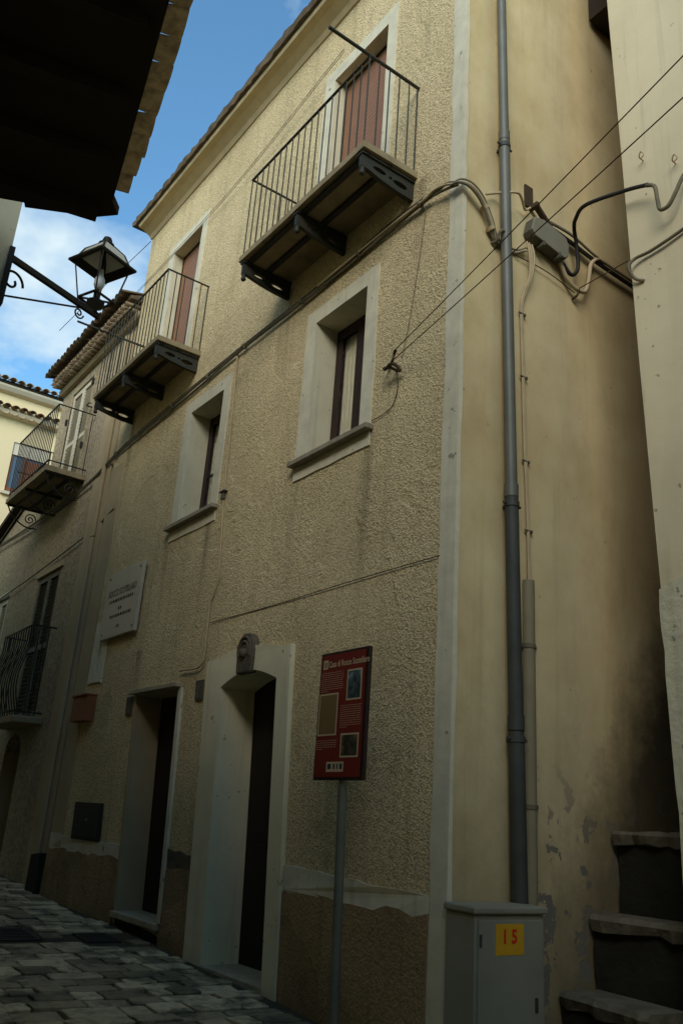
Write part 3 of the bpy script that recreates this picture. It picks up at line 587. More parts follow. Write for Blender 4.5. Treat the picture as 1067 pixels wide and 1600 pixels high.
tiles_row((HX0 - 0.02, -0.28), (0.2, -0.28), HTOP + 0.255, 0.17, M_tiledark, rf, rad=.07, up=False, amp=.02)

# ------------------------------------------------------------------ stairs in the alley
st = empty('stone_stairs', (0.35, 1.2, 0), 'steep worn stone steps climbing the dark alley beside the cream wall', 'stairs')
for i, (yl, yr, z, xr_) in enumerate(((0.97, 0.85, 0.47, 0.80), (1.32, 1.42, 0.93, 1.25), (1.62, 1.66, 1.50, 0.87))):
    b_ = 0.42; n = 12
    front = [(0.03 + (xr_ - 0.03) * j / n, yl + (yr - yl) * j / n + random.uniform(-.028, .022)) for j in range(n + 1)]
    pts = front + [(xr_, yr + b_), (0.03, yl + b_)]
    m = MB(); k = len(pts)
    vs = [(x, y + (0.02 if j <= n else 0), z - 0.075 - (random.uniform(0, .035) if j <= n else 0)) for j, (x, y) in enumerate(pts)] + [(x, y - 0.005, z - 0.03) for x, y in pts] + [(x, y + (0.02 if j <= n else 0), z + random.uniform(-.012, .008)) for j, (x, y) in enumerate(pts)]
    m.add(vs, [(j, (j + 1) % k, k + (j + 1) % k, k + j) for j in range(k)] + [(k + j, k + (j + 1) % k, 2 * k + (j + 1) % k, 2 * k + j) for j in range(k)] + [tuple(range(2 * k, 3 * k)), tuple(range(k - 1, -1, -1))])
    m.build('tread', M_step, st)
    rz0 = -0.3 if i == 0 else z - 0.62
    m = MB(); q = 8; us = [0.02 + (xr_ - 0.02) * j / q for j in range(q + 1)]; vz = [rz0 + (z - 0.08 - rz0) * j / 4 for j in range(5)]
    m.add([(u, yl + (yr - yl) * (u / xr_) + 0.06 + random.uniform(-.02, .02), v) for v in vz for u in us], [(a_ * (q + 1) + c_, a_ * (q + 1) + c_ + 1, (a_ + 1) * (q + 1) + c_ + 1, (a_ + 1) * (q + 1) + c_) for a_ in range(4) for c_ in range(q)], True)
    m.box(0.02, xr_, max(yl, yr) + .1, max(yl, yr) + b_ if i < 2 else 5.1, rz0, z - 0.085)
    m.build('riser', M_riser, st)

# ------------------------------------------------------------------ right-hand house
rh = empty('right_house', (3.0, 3.0, 0), 'pale plastered house with whitewashed base at the right, across the narrow alley', 'house')
def lean(z): return 0.883 - 0.031 * max(0, z - 1.5)
zr_ = [-0.4, 1.4, 2.6, 3.25, 3.4, 5, 7, 9, 11.2]
rw = MB(); cxs = [0, .3, .8, 1.6, 3, 6.5]
rw.add([(lean(z) + u, 1.20 + 0.01 * math.sin(u * 5 + z), z) for z in zr_ for u in cxs], [(j * 6 + i, j * 6 + i + 1, (j + 1) * 6 + i + 1, (j + 1) * 6 + i) for j in range(len(zr_) - 1) for i in range(5)])
rw.build('front_wall', M_right, rh)
r2 = MB(); yy_ = [1.2, 2.4, 4, 9]
r2.add([(lean(z), y, z) for z in zr_ for y in yy_], [(j * 4 + i, j * 4 + i + 1, (j + 1) * 4 + i + 1, (j + 1) * 4 + i) for j in range(len(zr_) - 1) for i in range(3)])
r2.add([(lean(11.2), 1.2, 11.2), (7, 1.2, 11.2), (7, 9, 11.2), (lean(11.2), 9, 11.2), (7, 1.2, -.4), (7, 9, -.4), (.88, 9, -.4)], [(0, 1, 2, 3), (1, 4, 5, 2), (2, 5, 6, 3)])
r2.build('alley_wall', M_alleyshade, rh)
ob = jag([(0.0, -0.35), (5.9, -0.35), (5.9, 3.28), (0.9, 3.27), (0.5, 3.23), (0.18, 3.17), (0.0, 3.11)], 0.012, 0.15)
ob = [(max(u, 0.0), v) for u, v in ob]
MB().plate(ob, [], lambda u, v, t: (lean(v) - 0.012 + u, 1.20 - t, v), -0.02, 0.022).build('whitewashed_base', M_rightlow, rh)
MB().box(0.03, 0.62, 1.75, 4.5, 9.70, 10.05).build('alley_shade_soffit', M_soffit, rh)  # slab added across the alley top to darken the alley below
MB().box(0.02, lean(6), 5.2, 5.4, -0.3, 11).build('alley_end_wall', M_alleyshade, rh)
hk = MB()
for hx, hz in ((0.92, 6.86), (1.217, 6.619)):
    hk = MB().tube(cr([(hx, 1.21, hz), (hx, 1.15, hz), (hx + .03, 1.13, hz + .03), (hx + .05, 1.14, hz - .01), (hx + .02, 1.14, hz - .03)], 5), 0.006, 6)
    tag(hk.build('wall_hook', M_cablew, None), 'small bent wire hook %s on the pale right wall' % ('nearer the alley edge, higher one,' if hx < 1 else 'nearer the picture edge, lower one,'), 'hook', 'wall hooks')

# ------------------------------------------------------------------ drainpipe, conduit
dp = empty('drainpipe', (0.09, 0.62, 0.3), 'grey metal drainpipe running down the cream side wall into the utility cabinet corner', 'drainpipe')
def py(z): return 0.55 - 0.025 * (z - 1.2)
MB().tube([(0.085, py(10.4), 10.4), (0.085, py(7.1), 7.1)], 0.042, 16).build('upper_pipe', M_pipe, dp)
MB().tube([(0.085, py(7.2), 7.2), (0.085, py(3.75), 3.75)], 0.047, 16).build('middle_pipe', M_pipe, dp)
MB().tube([(0.085, py(3.85), 3.85), (0.085, py(1.95), 1.95)], 0.052, 16).build('lower_pipe', M_pipelow, dp)
MB().tube([(0.085, py(2.05), 2.05), (0.085, py(-.1), -.1)], 0.056, 16).build('iron_shoe', M_pipelow, dp)
for z, r_ in ((7.12, 0.054), (3.75, 0.059), (2.03, 0.063)):
    c_ = MB().tube([(0.085, py(z), z - 0.02), (0.085, py(z), z + 0.02)], r_, 16).tube([(0.085, py(z) + r_, z), (0.085, py(z) + r_ + .035, z)], 0.012, 6).tube([(0.085, py(z) - r_, z), (0.085, py(z) - r_ - .03, z)], 0.01, 6)
    c_.box(0.0, 0.05, py(z) - .012, py(z) + .012, z - .012, z + .012); c_.build('clamp', M_pipelow, dp)
    MB().tube([(0.085, py(z + .1), z + 0.06), (0.085, py(z + .1), z + 0.16)], r_ - .004, 16).build('socket', M_pipelow if z < 3 else M_pipe, dp)
cdt = empty('cable_conduit', (0.05, 0.80, 1), 'grey-green plastic cable guard strip beside the drainpipe', 'conduit')
co = MB(); n = 8; prof = [(0.052 * math.sin(math.pi * i / n), -0.052 * math.cos(math.pi * i / n)) for i in range(n + 1)]
co.add([(0.012 + u, 0.735 + v, z) for k_, z in ((1, -0.1), (1, 2.4), (0, 3.22)) for u, v in prof], [(r_ * 9 + i, r_ * 9 + i + 1, (r_ + 1) * 9 + i + 1, (r_ + 1) * 9 + i) for r_ in range(2) for i in range(n)], True)
co.add([(0.012 + u, 0.735 + v, 3.22) for u, v in prof], [tuple(range(9))])
co.build('guard', M_pvc, cdt)
for z in (2.72, 1.6):
    MB().add([(0.012 + u * 1.12, 0.735 + v * 1.12, z + dz) for dz in (-.015, .015) for u, v in prof], [(i, i + 1, 9 + i + 1, 9 + i) for i in range(n)], True).box(0.002, 0.02, 0.79, 0.82, z - .014, z + .014).box(0.002, 0.02, 0.65, 0.68, z - .014, z + .014).build('strap', M_cableg, cdt)

# ------------------------------------------------------------------ cables
def cable(name, pts, r_, mt, label, cat='cable', group=None, n=7, k=8):
    return tag(MB().tube(cr(pts, k), r_, n).build(name, mt, None), label, cat, group)
fb = [(0.0, -0.055, 6.50), (-0.12, -0.06, 6.56), (-0.28, -0.05, 6.60), (-0.46, -0.035, 6.62), (-1.03, -0.03, 6.62), (-2.08, -0.03, 6.57), (-3.73, -0.03, 6.55), (-4.96, -0.03, 6.50), (-7.01, -0.03, 6.43), (-8.78, 0.02, 6.27), (-11.1, 0.02, 6.24), (-13.65, 0.02, 6.34), (-16, 0.0, 6.4)]
bd = empty('cable_bundle', (-4, -0.03, 6.5), 'bundle of grey cables strapped along the front of the cream house below the balconies', 'cables')
for i, (dy, dz, r_, mt) in enumerate(((-.012, .012, .014, M_cableg), (-.005, -.016, .012, M_cableg), (-.03, 0, .011, M_cablew), (-.02, .03, .009, M_cableb))):
    pts = [(x, y + dy, z + dz + (0.012 * math.sin(j * 2.1 + i * 2))) for j, (x, y, z) in enumerate(fb)]
    if i == 2: pts = pts[:6]
    if i == 3: pts = pts[3:]
    MB().tube(cr(pts, 7), r_, 7).build('strand', mt, bd)
for x in (-0.5, -1.4, -2.4, -3.6, -4.5, -5.5, -6.6, -7.4):
    j = next(i for i in range(len(fb) - 1) if fb[i + 1][0] <= x <= fb[i][0] or fb[i + 1][0] <= x); t = (x - fb[j][0]) / (fb[j + 1][0] - fb[j][0]); z = fb[j][2] + (fb[j + 1][2] - fb[j][2]) * t
    MB().tube([(x - .012, -0.047, z + .002), (x + .012, -0.047, z + .002)], 0.036, 8).build('strap', M_cableg, bd)
# around the corner to the pipe
cb = empty('corner_cables', (0.1, 0.1, 6.3), 'grey-white cables looping round the house corner and behind the drainpipe', 'cables')
cor = [(-0.06, -0.065, 6.53), (0.03, -0.055, 6.51), (0.07, 0.02, 6.49), (0.075, 0.12, 6.44), (0.065, 0.21, 6.36), (0.055, 0.285, 6.25), (0.035, 0.36, 6.13), (0.02, 0.5, 6.12), (0.02, 0.62, 6.14), (0.04, 0.72, 6.2)]
for dy, dz, r_, mt in ((0, 0, .014, M_cablew), (-.025, -.02, .012, M_cableg), (.01, .03, .011, M_cableg)):
    MB().tube(cr([(x, y + dy, z + dz) for x, y, z in cor], 7), r_, 7).build('strand', mt, cb)
MB().tube(cr([(0.05, 0.22, 6.52), (0.05, 0.34, 6.60), (0.15, 0.48, 6.62), (0.10, 0.60, 6.66), (0.05, 0.70, 6.62), (0.04, 0.78, 6.69)], 7), 0.011, 7).build('strand', M_cablew, cb)
for y, z in ((0.28, 6.20), (0.21, 6.38)): MB().tube([(0.045, y - .01, z + .012), (0.045, y + .01, z - .012)], 0.04, 8).build('tie', M_cablew, cb)
ih = MB().tube(cr([(0.0, 0.33, 6.10), (0.06, 0.34, 6.10), (0.08, 0.34, 6.15), (0.10, 0.36, 6.19), (0.10, 0.40, 6.18), (0.09, 0.41, 6.14)], 6), 0.014, 7)
tag(ih.build('iron_hook', M_cableg, None), 'curled iron cable hook on the side wall left of the drainpipe', 'hook')
jb = empty('junction_box', (0.05, 0.95, 6.4), 'tilted grey electrical junction box on the side wall beside the drainpipe', 'junction box')
def jf(u, v, t): # u along box (slopes down to the right), v across
    c_, s_ = math.cos(R(-6)), math.sin(R(-6)); return (0.015 + t, 0.955 + u * c_ - v * s_, 6.415 + u * s_ + v * c_)
out = [(-0.24, -0.055), (-0.19, -0.10), (0.20, -0.115), (0.245, -0.07), (0.245, 0.06), (0.20, 0.115), (-0.10, 0.135), (-0.22, 0.09)]
MB().plate(out, [], jf, 0.0, 0.085).build('box_body', M_jboxs, jb, bevel=.006)
MB().plate([(u * 0.985, v * 0.98 + .004) for u, v in out], [], jf, 0.086, 0.105).build('lid', M_jbox, jb, bevel=.006)
for u in (-0.08, 0.13): MB().obox(jf(u, -0.115, 0.07), (0.04, 0, 0), (0, .012, 0), (0, 0, .025)).build('clip', M_jboxs, jb)
tag(MB().box(0.002, 0.10, 0.80, 0.84, 6.70, 6.74).box(.002, .02, .74, .84, 6.72, 6.95).bar((0.06, 0.82, 6.74), (0.06, 1.02, 6.58), 0.05, 0.03).build('rusty_bracket', M_wire, None), 'small rusty iron bracket above the grey junction box', 'bracket')
# loops from the box
cable('black_cable', [(0.06, 1.18, 6.28), (0.07, 1.28, 6.20), (0.08, 1.36, 6.30), (0.10, 1.33, 6.52), (0.15, 1.24, 6.64), (0.27, 1.12, 6.62), (0.45, 1.03, 6.60), (0.795, 1.10, 6.565), (1.017, 1.10, 6.481)], 0.018, M_cableb, 'thick black cable looping up from the junction box towards the right wall')
cable('grey_cable', [(0.999, 1.1, 6.486), (1.073, 1.1, 6.426), (1.092, 1.1, 6.277), (1.11, 1.1, 6.175), (1.184, 1.1, 6.166), (1.259, 1.1, 6.259), (1.313, 1.13, 6.391), (1.423, 1.15, 6.504)], 0.017, M_cableg, 'thick grey cable dipping in a loop on the pale right wall')
cable('white_cable', [(0.05, 1.16, 6.28), (0.05, 1.24, 6.16), (0.06, 1.36, 6.09), (0.06, 1.48, 6.12), (0.06, 1.54, 6.28), (0.06, 1.58, 6.46), (0.06, 1.68, 6.57), (0.05, 1.78, 6.58)], 0.020, M_cablew, 'cream cable hanging in a U below the junction box')
for i, (dx, dz, r_) in enumerate(((0, 0, .016), (.02, .03, .012), (.01, -.03, .013), (.03, .01, .010))):
    cable('alley_cable', [(0.04 + dx, 1.02, 6.62 + dz), (0.04 + dx, 1.32, 6.60 + dz + (.03 if i % 2 else 0)), (0.04 + dx, 1.7, 6.56 + dz), (0.04 + dx, 2.25, 6.54 + dz), (0.04 + dx, 3.4, 6.5 + dz)], r_, (M_cableb, M_cableg, M_cableb, M_cableg)[i], ('%s of the four twisted dark cables running from the junction box into the alley' % ('second lowest', 'uppermost', 'lowest', 'second highest')[i]), 'cable', 'cables running into the alley')
for i, (dy, dz) in enumerate(((-.03, 0), (0.0, -.01), (.035, .0))):
    cable('white_cable', [(0.04, 0.76 + dy, 6.30), (0.06, 0.77 + dy * .9, 6.16), (0.05, 0.765 + dy * .4, 5.95), (0.03, 0.715 + dy * .3, 5.78), (0.02, 0.68 + dy * .3, 5.6), (0.02, 0.69 + dy * .25, 5.1), (0.02, 0.71 + dy * .3, 4.3), (0.02, 0.735 + dy * .2, 3.7), (0.025, 0.745 + dy * .3, 3.15)], 0.009, M_cablew, ('%s of three thin cream cables dropping from the junction box to the plastic guard' % ('leftmost', 'middle one', 'rightmost')[i]), 'cable', 'thin cream drop cables')
for q_, z, y in (('topmost', 5.55, .682), ('second highest', 4.95, .695), ('third from the top', 4.2, .712), ('lowest', 3.62, .737)):
    tag(MB().tube([(0.022, y - .035, z), (0.022, y + .035, z)], 0.010, 6).box(.0, .03, y + .03, y + .045, z - .012, z + .012).build('cable_clip', M_cableg, None), q_ + ' of the small clips on the thin cream drop cables', 'clip', 'clips on the drop cables')
# cables on the right wall
cable('grey_cable', [(1.516, 1.16, 6.022), (1.293, 1.17, 5.948), (0.968, 1.17, 5.902), (0.82, 1.15, 5.891), (0.775, 1.12, 5.815), (0.801, 1.16, 5.715), (0.865, 1.19, 5.671)], 0.014, M_cableg, 'grey cable sagging along the pale right wall and curling at its edge')
cable('thin_wire', [(0.77, 1.12, 5.88), (0.4, 1.24, 5.98), (0.06, 1.38, 6.10)], 0.005, M_wire, 'thin wire from the right wall to the side wall under the junction box', 'wire', n=5)
cable('thin_wire', [(0.03, 0.60, 6.10), (0.03, 1.0, 6.12), (0.03, 1.37, 6.07)], 0.005, M_wire, 'thin wire strung along the side wall under the junction box on the side wall', 'wire', n=5)
tag(MB().tube(cr([(0, 1.37, 6.02), (.05, 1.37, 6.03), (.06, 1.39, 6.08), (.05, 1.41, 6.10)], 5), 0.012, 6).build('iron_hook', M_wire, None), 'rusty hook on the side wall below the junction box', 'hook')
# the two taut wires from the anchor on the front
an = MB().tube(cr([(-0.86, -0.005, 5.14), (-0.86, -0.07, 5.10), (-0.80, -0.10, 5.06), (-0.72, -0.11, 5.07), (-0.68, -0.08, 5.05), (-0.66, -0.05, 5.0)], 6), 0.016, 7).tube([(-0.76, 0.01, 5.06), (-0.76, -0.11, 5.07)], 0.014, 7).tube(cr([(-0.72, -0.11, 5.07), (-.68, -.12, 5.10), (-.70, -.10, 5.15), (-.66, -.11, 5.18)], 5), .012, 6)
tag(an.build('wall_anchor', M_wire, None), 'rusty iron wire anchor on the rough-cast front beside the right window', 'anchor')
for i, (p, q) in enumerate((((-0.68, -0.12, 5.17), (2.38, -0.6, 5.50)), ((-0.67, -0.11, 5.10), (2.36, -0.6, 5.22)))):
    p, q = Vector(p), Vector(q); q = q + (q - p) * 0.35
    cable('taut_wire', [p + (q - p) * t - Vector((0, 0, 0.05 * t * (1 - t))) for t in (0, .25, .5, .75, 1)], 0.0043, M_wire, '%s of the two taut wires rising from the wall anchor towards the upper right' % ('upper' if i == 0 else 'lower'), 'wire', 'taut wires across the corner', n=5)
cable('thin_wire', [(-0.74, -0.02, 5.02), (-0.74, -0.012, 4.86), (-0.80, -0.012, 4.74), (-0.93, -0.012, 4.70), (-1.08, -0.012, 4.70)], 0.004, M_wire, 'thin loose wire from the anchor to the right window sill', 'wire', n=5)
cable('thin_wire', [(-0.45, -0.02, 6.58), (-0.52, -0.012, 6.1), (-0.62, -0.012, 5.5), (-0.70, -0.014, 5.15)], 0.003, M_cableg, 'thin wire dropping from the cable bundle to the wall anchor', 'wire', n=5)
# thin facade conduit between the two windows
cable('wall_cable', [(-3.80, -0.02, 6.56), (-3.80, -0.016, 6.3), (-3.76, -0.016, 5.72), (-3.73, -0.016, 4.8), (-3.68, -0.016, 4.4), (-3.62, -0.016, 3.8), (-3.68, -0.016, 3.58), (-3.73, -0.018, 3.45), (-3.71, -0.022, 2.95), (-3.78, -.024, 2.84), (-3.95, -0.024, 2.83), (-4.24, -0.026, 2.84)], 0.011, M_cablew, 'thin cream cable running down between the two windows to the doorway')
tag(MB().box(-3.75, -3.69, -0.04, 0.0, 4.68, 4.76).box(-3.78, -3.65, -0.055, 0.0, 4.76, 4.775).build('cable_box', M_jboxs, None, bevel=.004), 'small dark box with a lid on the wall cable between the windows', 'box')
cable('wall_wire', [(-3.69, -0.012, 3.29), (-2.5, -0.012, 3.275), (-1.2, -0.012, 3.285), (-0.15, -0.014, 3.28)], 0.0042, M_wire, 'thin straight wire across the rough-cast front above the white doorway', 'wire', n=5)
cable('lane_cable', [(-7.18, -0.02, 5.47), (-8.0, 0.03, 5.38), (-8.83, 0.02, 5.30), (-10.8, 0.02, 5.17), (-12.83, 0.02, 5.08), (-15, 0.02, 5.0)], 0.012, M_cableg, 'thin dark cable sloping across the grey neighbouring house')
for i in range(2):
    cable('washing_line', [(-1.9, -0.10, 9.60 + i * .05), (-4.6, -0.06, 9.38 + i * .05), (-8.1, 0.0, 9.50 + i * .04)], 0.0035, M_wire, ('%s of two thin lines stretched along the house front under the eave' % ('lower', 'upper')[i]), 'wire', 'thin lines under the eave', n=5)
cable('thin_wire', [(-7.56, -0.02, 10.36), (-9.0, -0.3, 10.0), (-10.4, -0.5, 9.75)], 0.006, M_wire, 'thin wire running from the eave corner towards the grey house behind the lamp', 'wire', n=5)

# ------------------------------------------------------------------ utility cabinet
uc = empty('utility_cabinet', (0.13, 0.28, 0.0), 'pale grey utility cabinet with a yellow 15 sticker at the foot of the drainpipe', 'cabinet')
ca = R(-4); cO = Vector((0.03, -0.04, 0))
def cf(u, v, z): # u out from wall, v along wall
    return (cO.x + u * math.cos(ca) - v * math.sin(ca) * -1 * 0 + v * math.sin(-ca) * 0.0 + u * 0, cO.y + v + u * math.sin(ca), z)
def cbox(m, u0, u1, v0, v1, z0, z1):
    return m.add([cf(u, v, z) for z in (z0, z1) for v in (v0, v1) for u in (u0, u1)], [(0, 2, 3, 1), (4, 5, 7, 6), (0, 1, 5, 4), (2, 6, 7, 3), (0, 4, 6, 2), (1, 3, 7, 5)])
cbox(MB(), 0, 0.27, 0, 0.60, -0.05, 0.955).build('body', M_cab, uc, bevel=0.008)
cbox(MB(), -0.005, 0.295, -0.02, 0.62, 0.957, 1.0).build('lid', M_cab, uc, bevel=0.012)
dr = cbox(MB(), 0.2705, 0.280, 0.025, 0.575, 0.06, 0.925).build('door', M_cab, uc, bevel=0.005)
for z_ in (0.2, 0.78): cbox(MB(), 0.2805, 0.287, 0.03, 0.05, z_, z_ + .07).build('hinge', M_pipelow, dr, bevel=.003)
cbox(MB(), 0.2805, 0.288, 0.50, 0.525, 0.42, 0.50).build('lock', M_pipelow, dr, bevel=.003)
cbox(MB(), 0.2802, 0.2822, 0.165, 0.405, 0.735, 0.905).build('number_sticker', M_stickY, dr)
text_mesh('1 5', 0.105, lambda u, v: cf(0.2835, 0.215 + u, 0.80 + v), M_stickR, 'sticker_digits', dr, bold=0.004)

# ------------------------------------------------------------------ information sign
sg = empty('information_sign', (-0.60, -0.45, ground(-.6)), 'dark red information sign with pictures on a grey steel pole before the house', 'sign')
MB().tube([(-0.515, -0.425, ground(-.6) - .3), (-0.60, -0.425, 1.7), (-0.605, -0.425, 2.4)], 0.032, 16).build('pole', M_pole, sg)
SX0, SX1, SZ0, SZ1, SY = -0.895, -0.325, 1.68, 2.565, -0.47
MB().box(SX0, SX1, SY, SY + 0.03, SZ0, SZ1).build('frame', M_signframe, sg, bevel=.004)
pn = MB().box(SX0 + .018, SX1 - .03, SY - .004, SY - .001, SZ0 + .02, SZ1 - .02).build('panel', M_signred, sg)
for z in (1.85, 2.35): MB().tube([(-0.60, -0.425, z - .02), (-0.60, -0.425, z + .02)], 0.038, 12).box(-.66, -.54, SY + .03, SY + .045, z - .018, z + .018).build('pole_clamp', M_pole, sg)
SW, SH = SX1 - SX0, SZ1 - SZ0
def sp(u, v, d=0.0): return (SX0 + u * SW, SY - 0.0045 - d, SZ1 - v * SH)
def srect(name, u0, u1, v0, v1, mt, d): return MB().add([sp(u0, v1, d), sp(u1, v1, d), sp(u1, v0, d), sp(u0, v0, d)], [(0, 1, 2, 3)]).build(name, mt, pn)
text_mesh('Casa di Rocco Scotellaro', 0.062, lambda u, v: (SX0 + 0.195 * SW + u, SY - 0.0065, SZ1 - 0.125 * SH + v), M_signwhite, 'title_lettering', pn, bold=0.0010, xs=0.755)
srect('emblem', 0.075, 0.175, 0.062, 0.135, M_signwhite, 0.001); srect('emblem_mark', 0.10, 0.118, 0.078, 0.122, M_stonegrey, 0.002); srect('emblem_mark', 0.135, 0.153, 0.078, 0.122, M_stonegrey, 0.002)
for nm, u0, u1, v0, v1, mt in (('picture', .60, .90, .165, .405, M_photo1), ('picture', .04, .44, .335, .665, M_signtan), ('picture', .54, .90, .655, .835, M_photo2)):
    srect('picture_border', u0, u1, v0, v1, M_signwhite, 0.001); srect(nm, u0 + .022, u1 - .022, v0 + .013, v1 - .013, mt, 0.002)
rt = random.Random(5)
for u0, u1, v0, nl in ((.05, .52, .165, 10), (.50, .92, .44, 11), (.03, .46, .70, 5)):
    ln = MB()
    for i in range(nl):
        u = u0; ue = u1 if i < nl - 1 else u0 + (u1 - u0) * .35; vv = v0 + i * 0.0165
        while u < ue:
            wl = min(rt.uniform(.02, .07), ue - u); ln.add([sp(u, vv + .006, .001), sp(u + wl, vv + .006, .001), sp(u + wl, vv, .001), sp(u, vv, .001)], [(0, 1, 2, 3)]); u += wl + .012
    ln.build('small_print', M_signpink, pn, kind='stuff')
srect('logo_strip', .28, .63, .865, .94, M_signwhite, 0.001)
for u0, u1, mt in ((.31, .38, M_blue), (.42, .46, M_stonegrey), (.49, .52, M_green), (.555, .605, M_blue)): srect('logo', u0, u1, .88, .92, mt, .002)

# ------------------------------------------------------------------ plaques, hatch and little boxes on the front
pq = empty('marble_plaque', (-6.15, -0.05, 3.46), 'white marble memorial plaque with engraved lines high on the rough-cast front', 'plaque')
PZ0, PZ1, PX0, PX1, PY = 3.46, 4.36, -6.73, -5.60, -0.075
MB().box(PX0, PX1, PY, PY + 0.045, PZ0, PZ1).build('slab', M_marble, pq, bevel=.006)
for px_ in (PX0 + .07, PX1 - .07):
    for pz_ in (PZ0 + .07, PZ1 - .07): MB().tube([(px_, 0.0, pz_), (px_, PY - .006, pz_)], .014, 8).build('stud', M_pipelow, pq)
text_mesh('ROCCO SCOTELLARO', 0.125, lambda u, v: (-6.165 + u, PY - .002, 4.02 + v), M_stonegrey, 'engraved_name', pq, bold=.002, align='CENTER', xs=0.72)
ln = MB()
for zc, hw in ((3.93, .40), (3.81, .06), (3.72, .30), (3.57, .05)):
    u = -6.165 - hw
    while u < -6.165 + hw: wl = rt.uniform(.03, .1); ln.add([(u, PY - .002, zc), (u + wl, PY - .002, zc), (u + wl, PY - .002, zc + .04), (u, PY - .002, zc + .04)], [(0, 1, 2, 3)]); u += wl + .02
ln.build('engraved_lines', M_stonegrey, pq, kind='stuff')
bx = empty('wall_box', (-6.93, -0.06, 2.43), 'red-brown wooden box on the front wall below the marble plaque', 'box')
MB().box(-7.2, -6.68, fy(-6.9, 2.6) - 0.13, fy(-6.9, 2.6) + .02, 2.43, 2.75).build('case', M_brownbox, bx, bevel=.006); MB().box(-7.21, -6.67, fy(-6.9, 2.6) - 0.15, fy(-6.9, 2.6) + .02, 2.752, 2.775).build('lid', M_brownbox, bx, bevel=.004)
hy = fy(-6.4, 1.2); ht = empty('meter_hatch', (-6.4, hy, 1.03), 'dark metal meter hatch low on the front wall above the plinth', 'hatch')
MB().plate([(-6.80, 1.02), (-6.0, 1.02), (-6.02, 1.45), (-6.82, 1.45)], [], fn_f, -0.01, .03).build('frame', M_hatch, ht, bevel=.004)
MB().plate([(-6.77, 1.05), (-6.03, 1.05), (-6.05, 1.42), (-6.79, 1.42)], [], fn_f, .031, .038).build('hatch_door', M_hatch, ht, bevel=.003)
MB().lathe((-6.38, fy(-6.4, 1.25) - .045, 1.25), [(0, -.02), (.018, -.01), (.018, .01), (0, .02)], 10).build('knob', M_pipe, ht)
for (x0, x1, z0, z1, lb) in ((-5.63, -5.47, 2.44, 2.66, 'left'), (-3.86, -3.70, 2.50, 2.70, 'right')):
    o = MB().plate([(x0, z0), (x1, z0), (x1, z1), (x0, z1)], [], fn_f, -.01, .02)
    o.plate([(x0 + .015, z0 + .015), (x1 - .015, z0 + .015), (x1 - .015, z1 - .015), (x0 + .015, z1 - .015)], [], fn_f, .0202, .024)
    tag(o.build('number_plate', M_stonegrey, None, bevel=.002), 'small grey plate on the wall just %s of the plain dark doorway' % lb, 'plate')

# ------------------------------------------------------------------ grey neighbouring house (left)
h2 = empty('grey_neighbour_house', (-9.5, 0.5, 0.3), 'grey rendered neighbouring house with tiled eave, louvred shutters and small iron balcony', 'house')
N0, N1, NT = -11.30, -7.552, 8.93; NY = 0.06
ND = (-10.62, -9.52, 6.56, 8.66); NW = (-10.55, -9.42, 2.62, 5.05); NA = (-10.62, -9.80, 0.2, 2.42)
hol = [ND, NW, NA]; cx_ = cuts(N0, N1, 0.6, [h[0] for h in hol] + [h[1] for h in hol]); cz_ = cuts(-0.3, NT, 0.7, [h[2] for h in hol] + [h[3] for h in hol]); nX = len(cx_)
m = MB(); m.add([(x, NY, z) for z in cz_ for x in cx_], [(j * nX + i, j * nX + i + 1, (j + 1) * nX + i + 1, (j + 1) * nX + i) for j in range(len(cz_) - 1) for i in range(nX - 1) if not any(h[0] < (cx_[i] + cx_[i + 1]) / 2 < h[1] and h[2] < (cz_[j] + cz_[j + 1]) / 2 < h[3] for h in hol)])
m.build('front_wall', M_grayrough, h2)
MB().add([(N0, NY, -.3), (N0, 7, -.3), (N1, 7, -.3), (N0, NY, NT), (N0, 7, NT), (N1, 7, NT), (N1, NY, NT)], [(0, 1, 4, 3), (1, 2, 5, 4), (3, 4, 5, 6)]).build('rear_walls', M_pil, h2)
def box_reveal(h, y0, y1, mt, parent):
    x0, x1, z0, z1 = h; MB().add([(x, y, z) for y in (y0, y1) for x, z in ((x0, z0), (x1, z0), (x1, z1), (x0, z1))], [(0, 1, 5, 4), (1, 2, 6, 5), (2, 3, 7, 6), (3, 0, 4, 7), (4, 5, 6, 7)]).build('reveal', mt, parent)
def louvre(h, y, parent, mfr, msl, mid=True):
    x0, x1, z0, z1 = h; xm = (x0 + x1) / 2
    for a_, b_ in ((x0, xm - .004), (xm + .004, x1)):
        l_ = empty('shutter', ((a_ + b_) / 2, y, z0), parent=parent); f_ = MB()
        f_.box(a_, a_ + .07, y - .025, y + .02, z0, z1).box(b_ - .07, b_, y - .025, y + .02, z0, z1).box(a_ + .07, b_ - .07, y - .025, y + .02, z1 - .09, z1).box(a_ + .07, b_ - .07, y - .025, y + .02, z0, z0 + .1)
        if mid: zc = (z0 + z1) / 2 - .1; f_.box(a_ + .07, b_ - .07, y - .025, y + .02, zc, zc + .08)
        f_.build('shutter_frame', mfr, l_, bevel=.004); s_ = MB(); z = z0 + .12
        while z < z1 - .11: s_.obox(((a_ + b_) / 2, y, z), ((b_ - a_) / 2 - .068, 0, 0), (0, .016, -.016), (0, .004, .004)); z += .066
        s_.build('louvre_slats', mfr, l_, kind='stuff'); MB().box(a_ + .06, b_ - .06, y + .03, y + .035, z0 + .05, z1 - .05).build('backing', msl, l_)
e_ = empty('balcony_door', (-10.1, NY, 6.56), parent=h2)
box_reveal(ND, NY + .0098, NY + .22, M_pil, e_)
louvre((ND[0] + .01, ND[1] - .01, ND[2] + .02, ND[3] - .02), NY + .03, h2, M_louvre, M_slat)
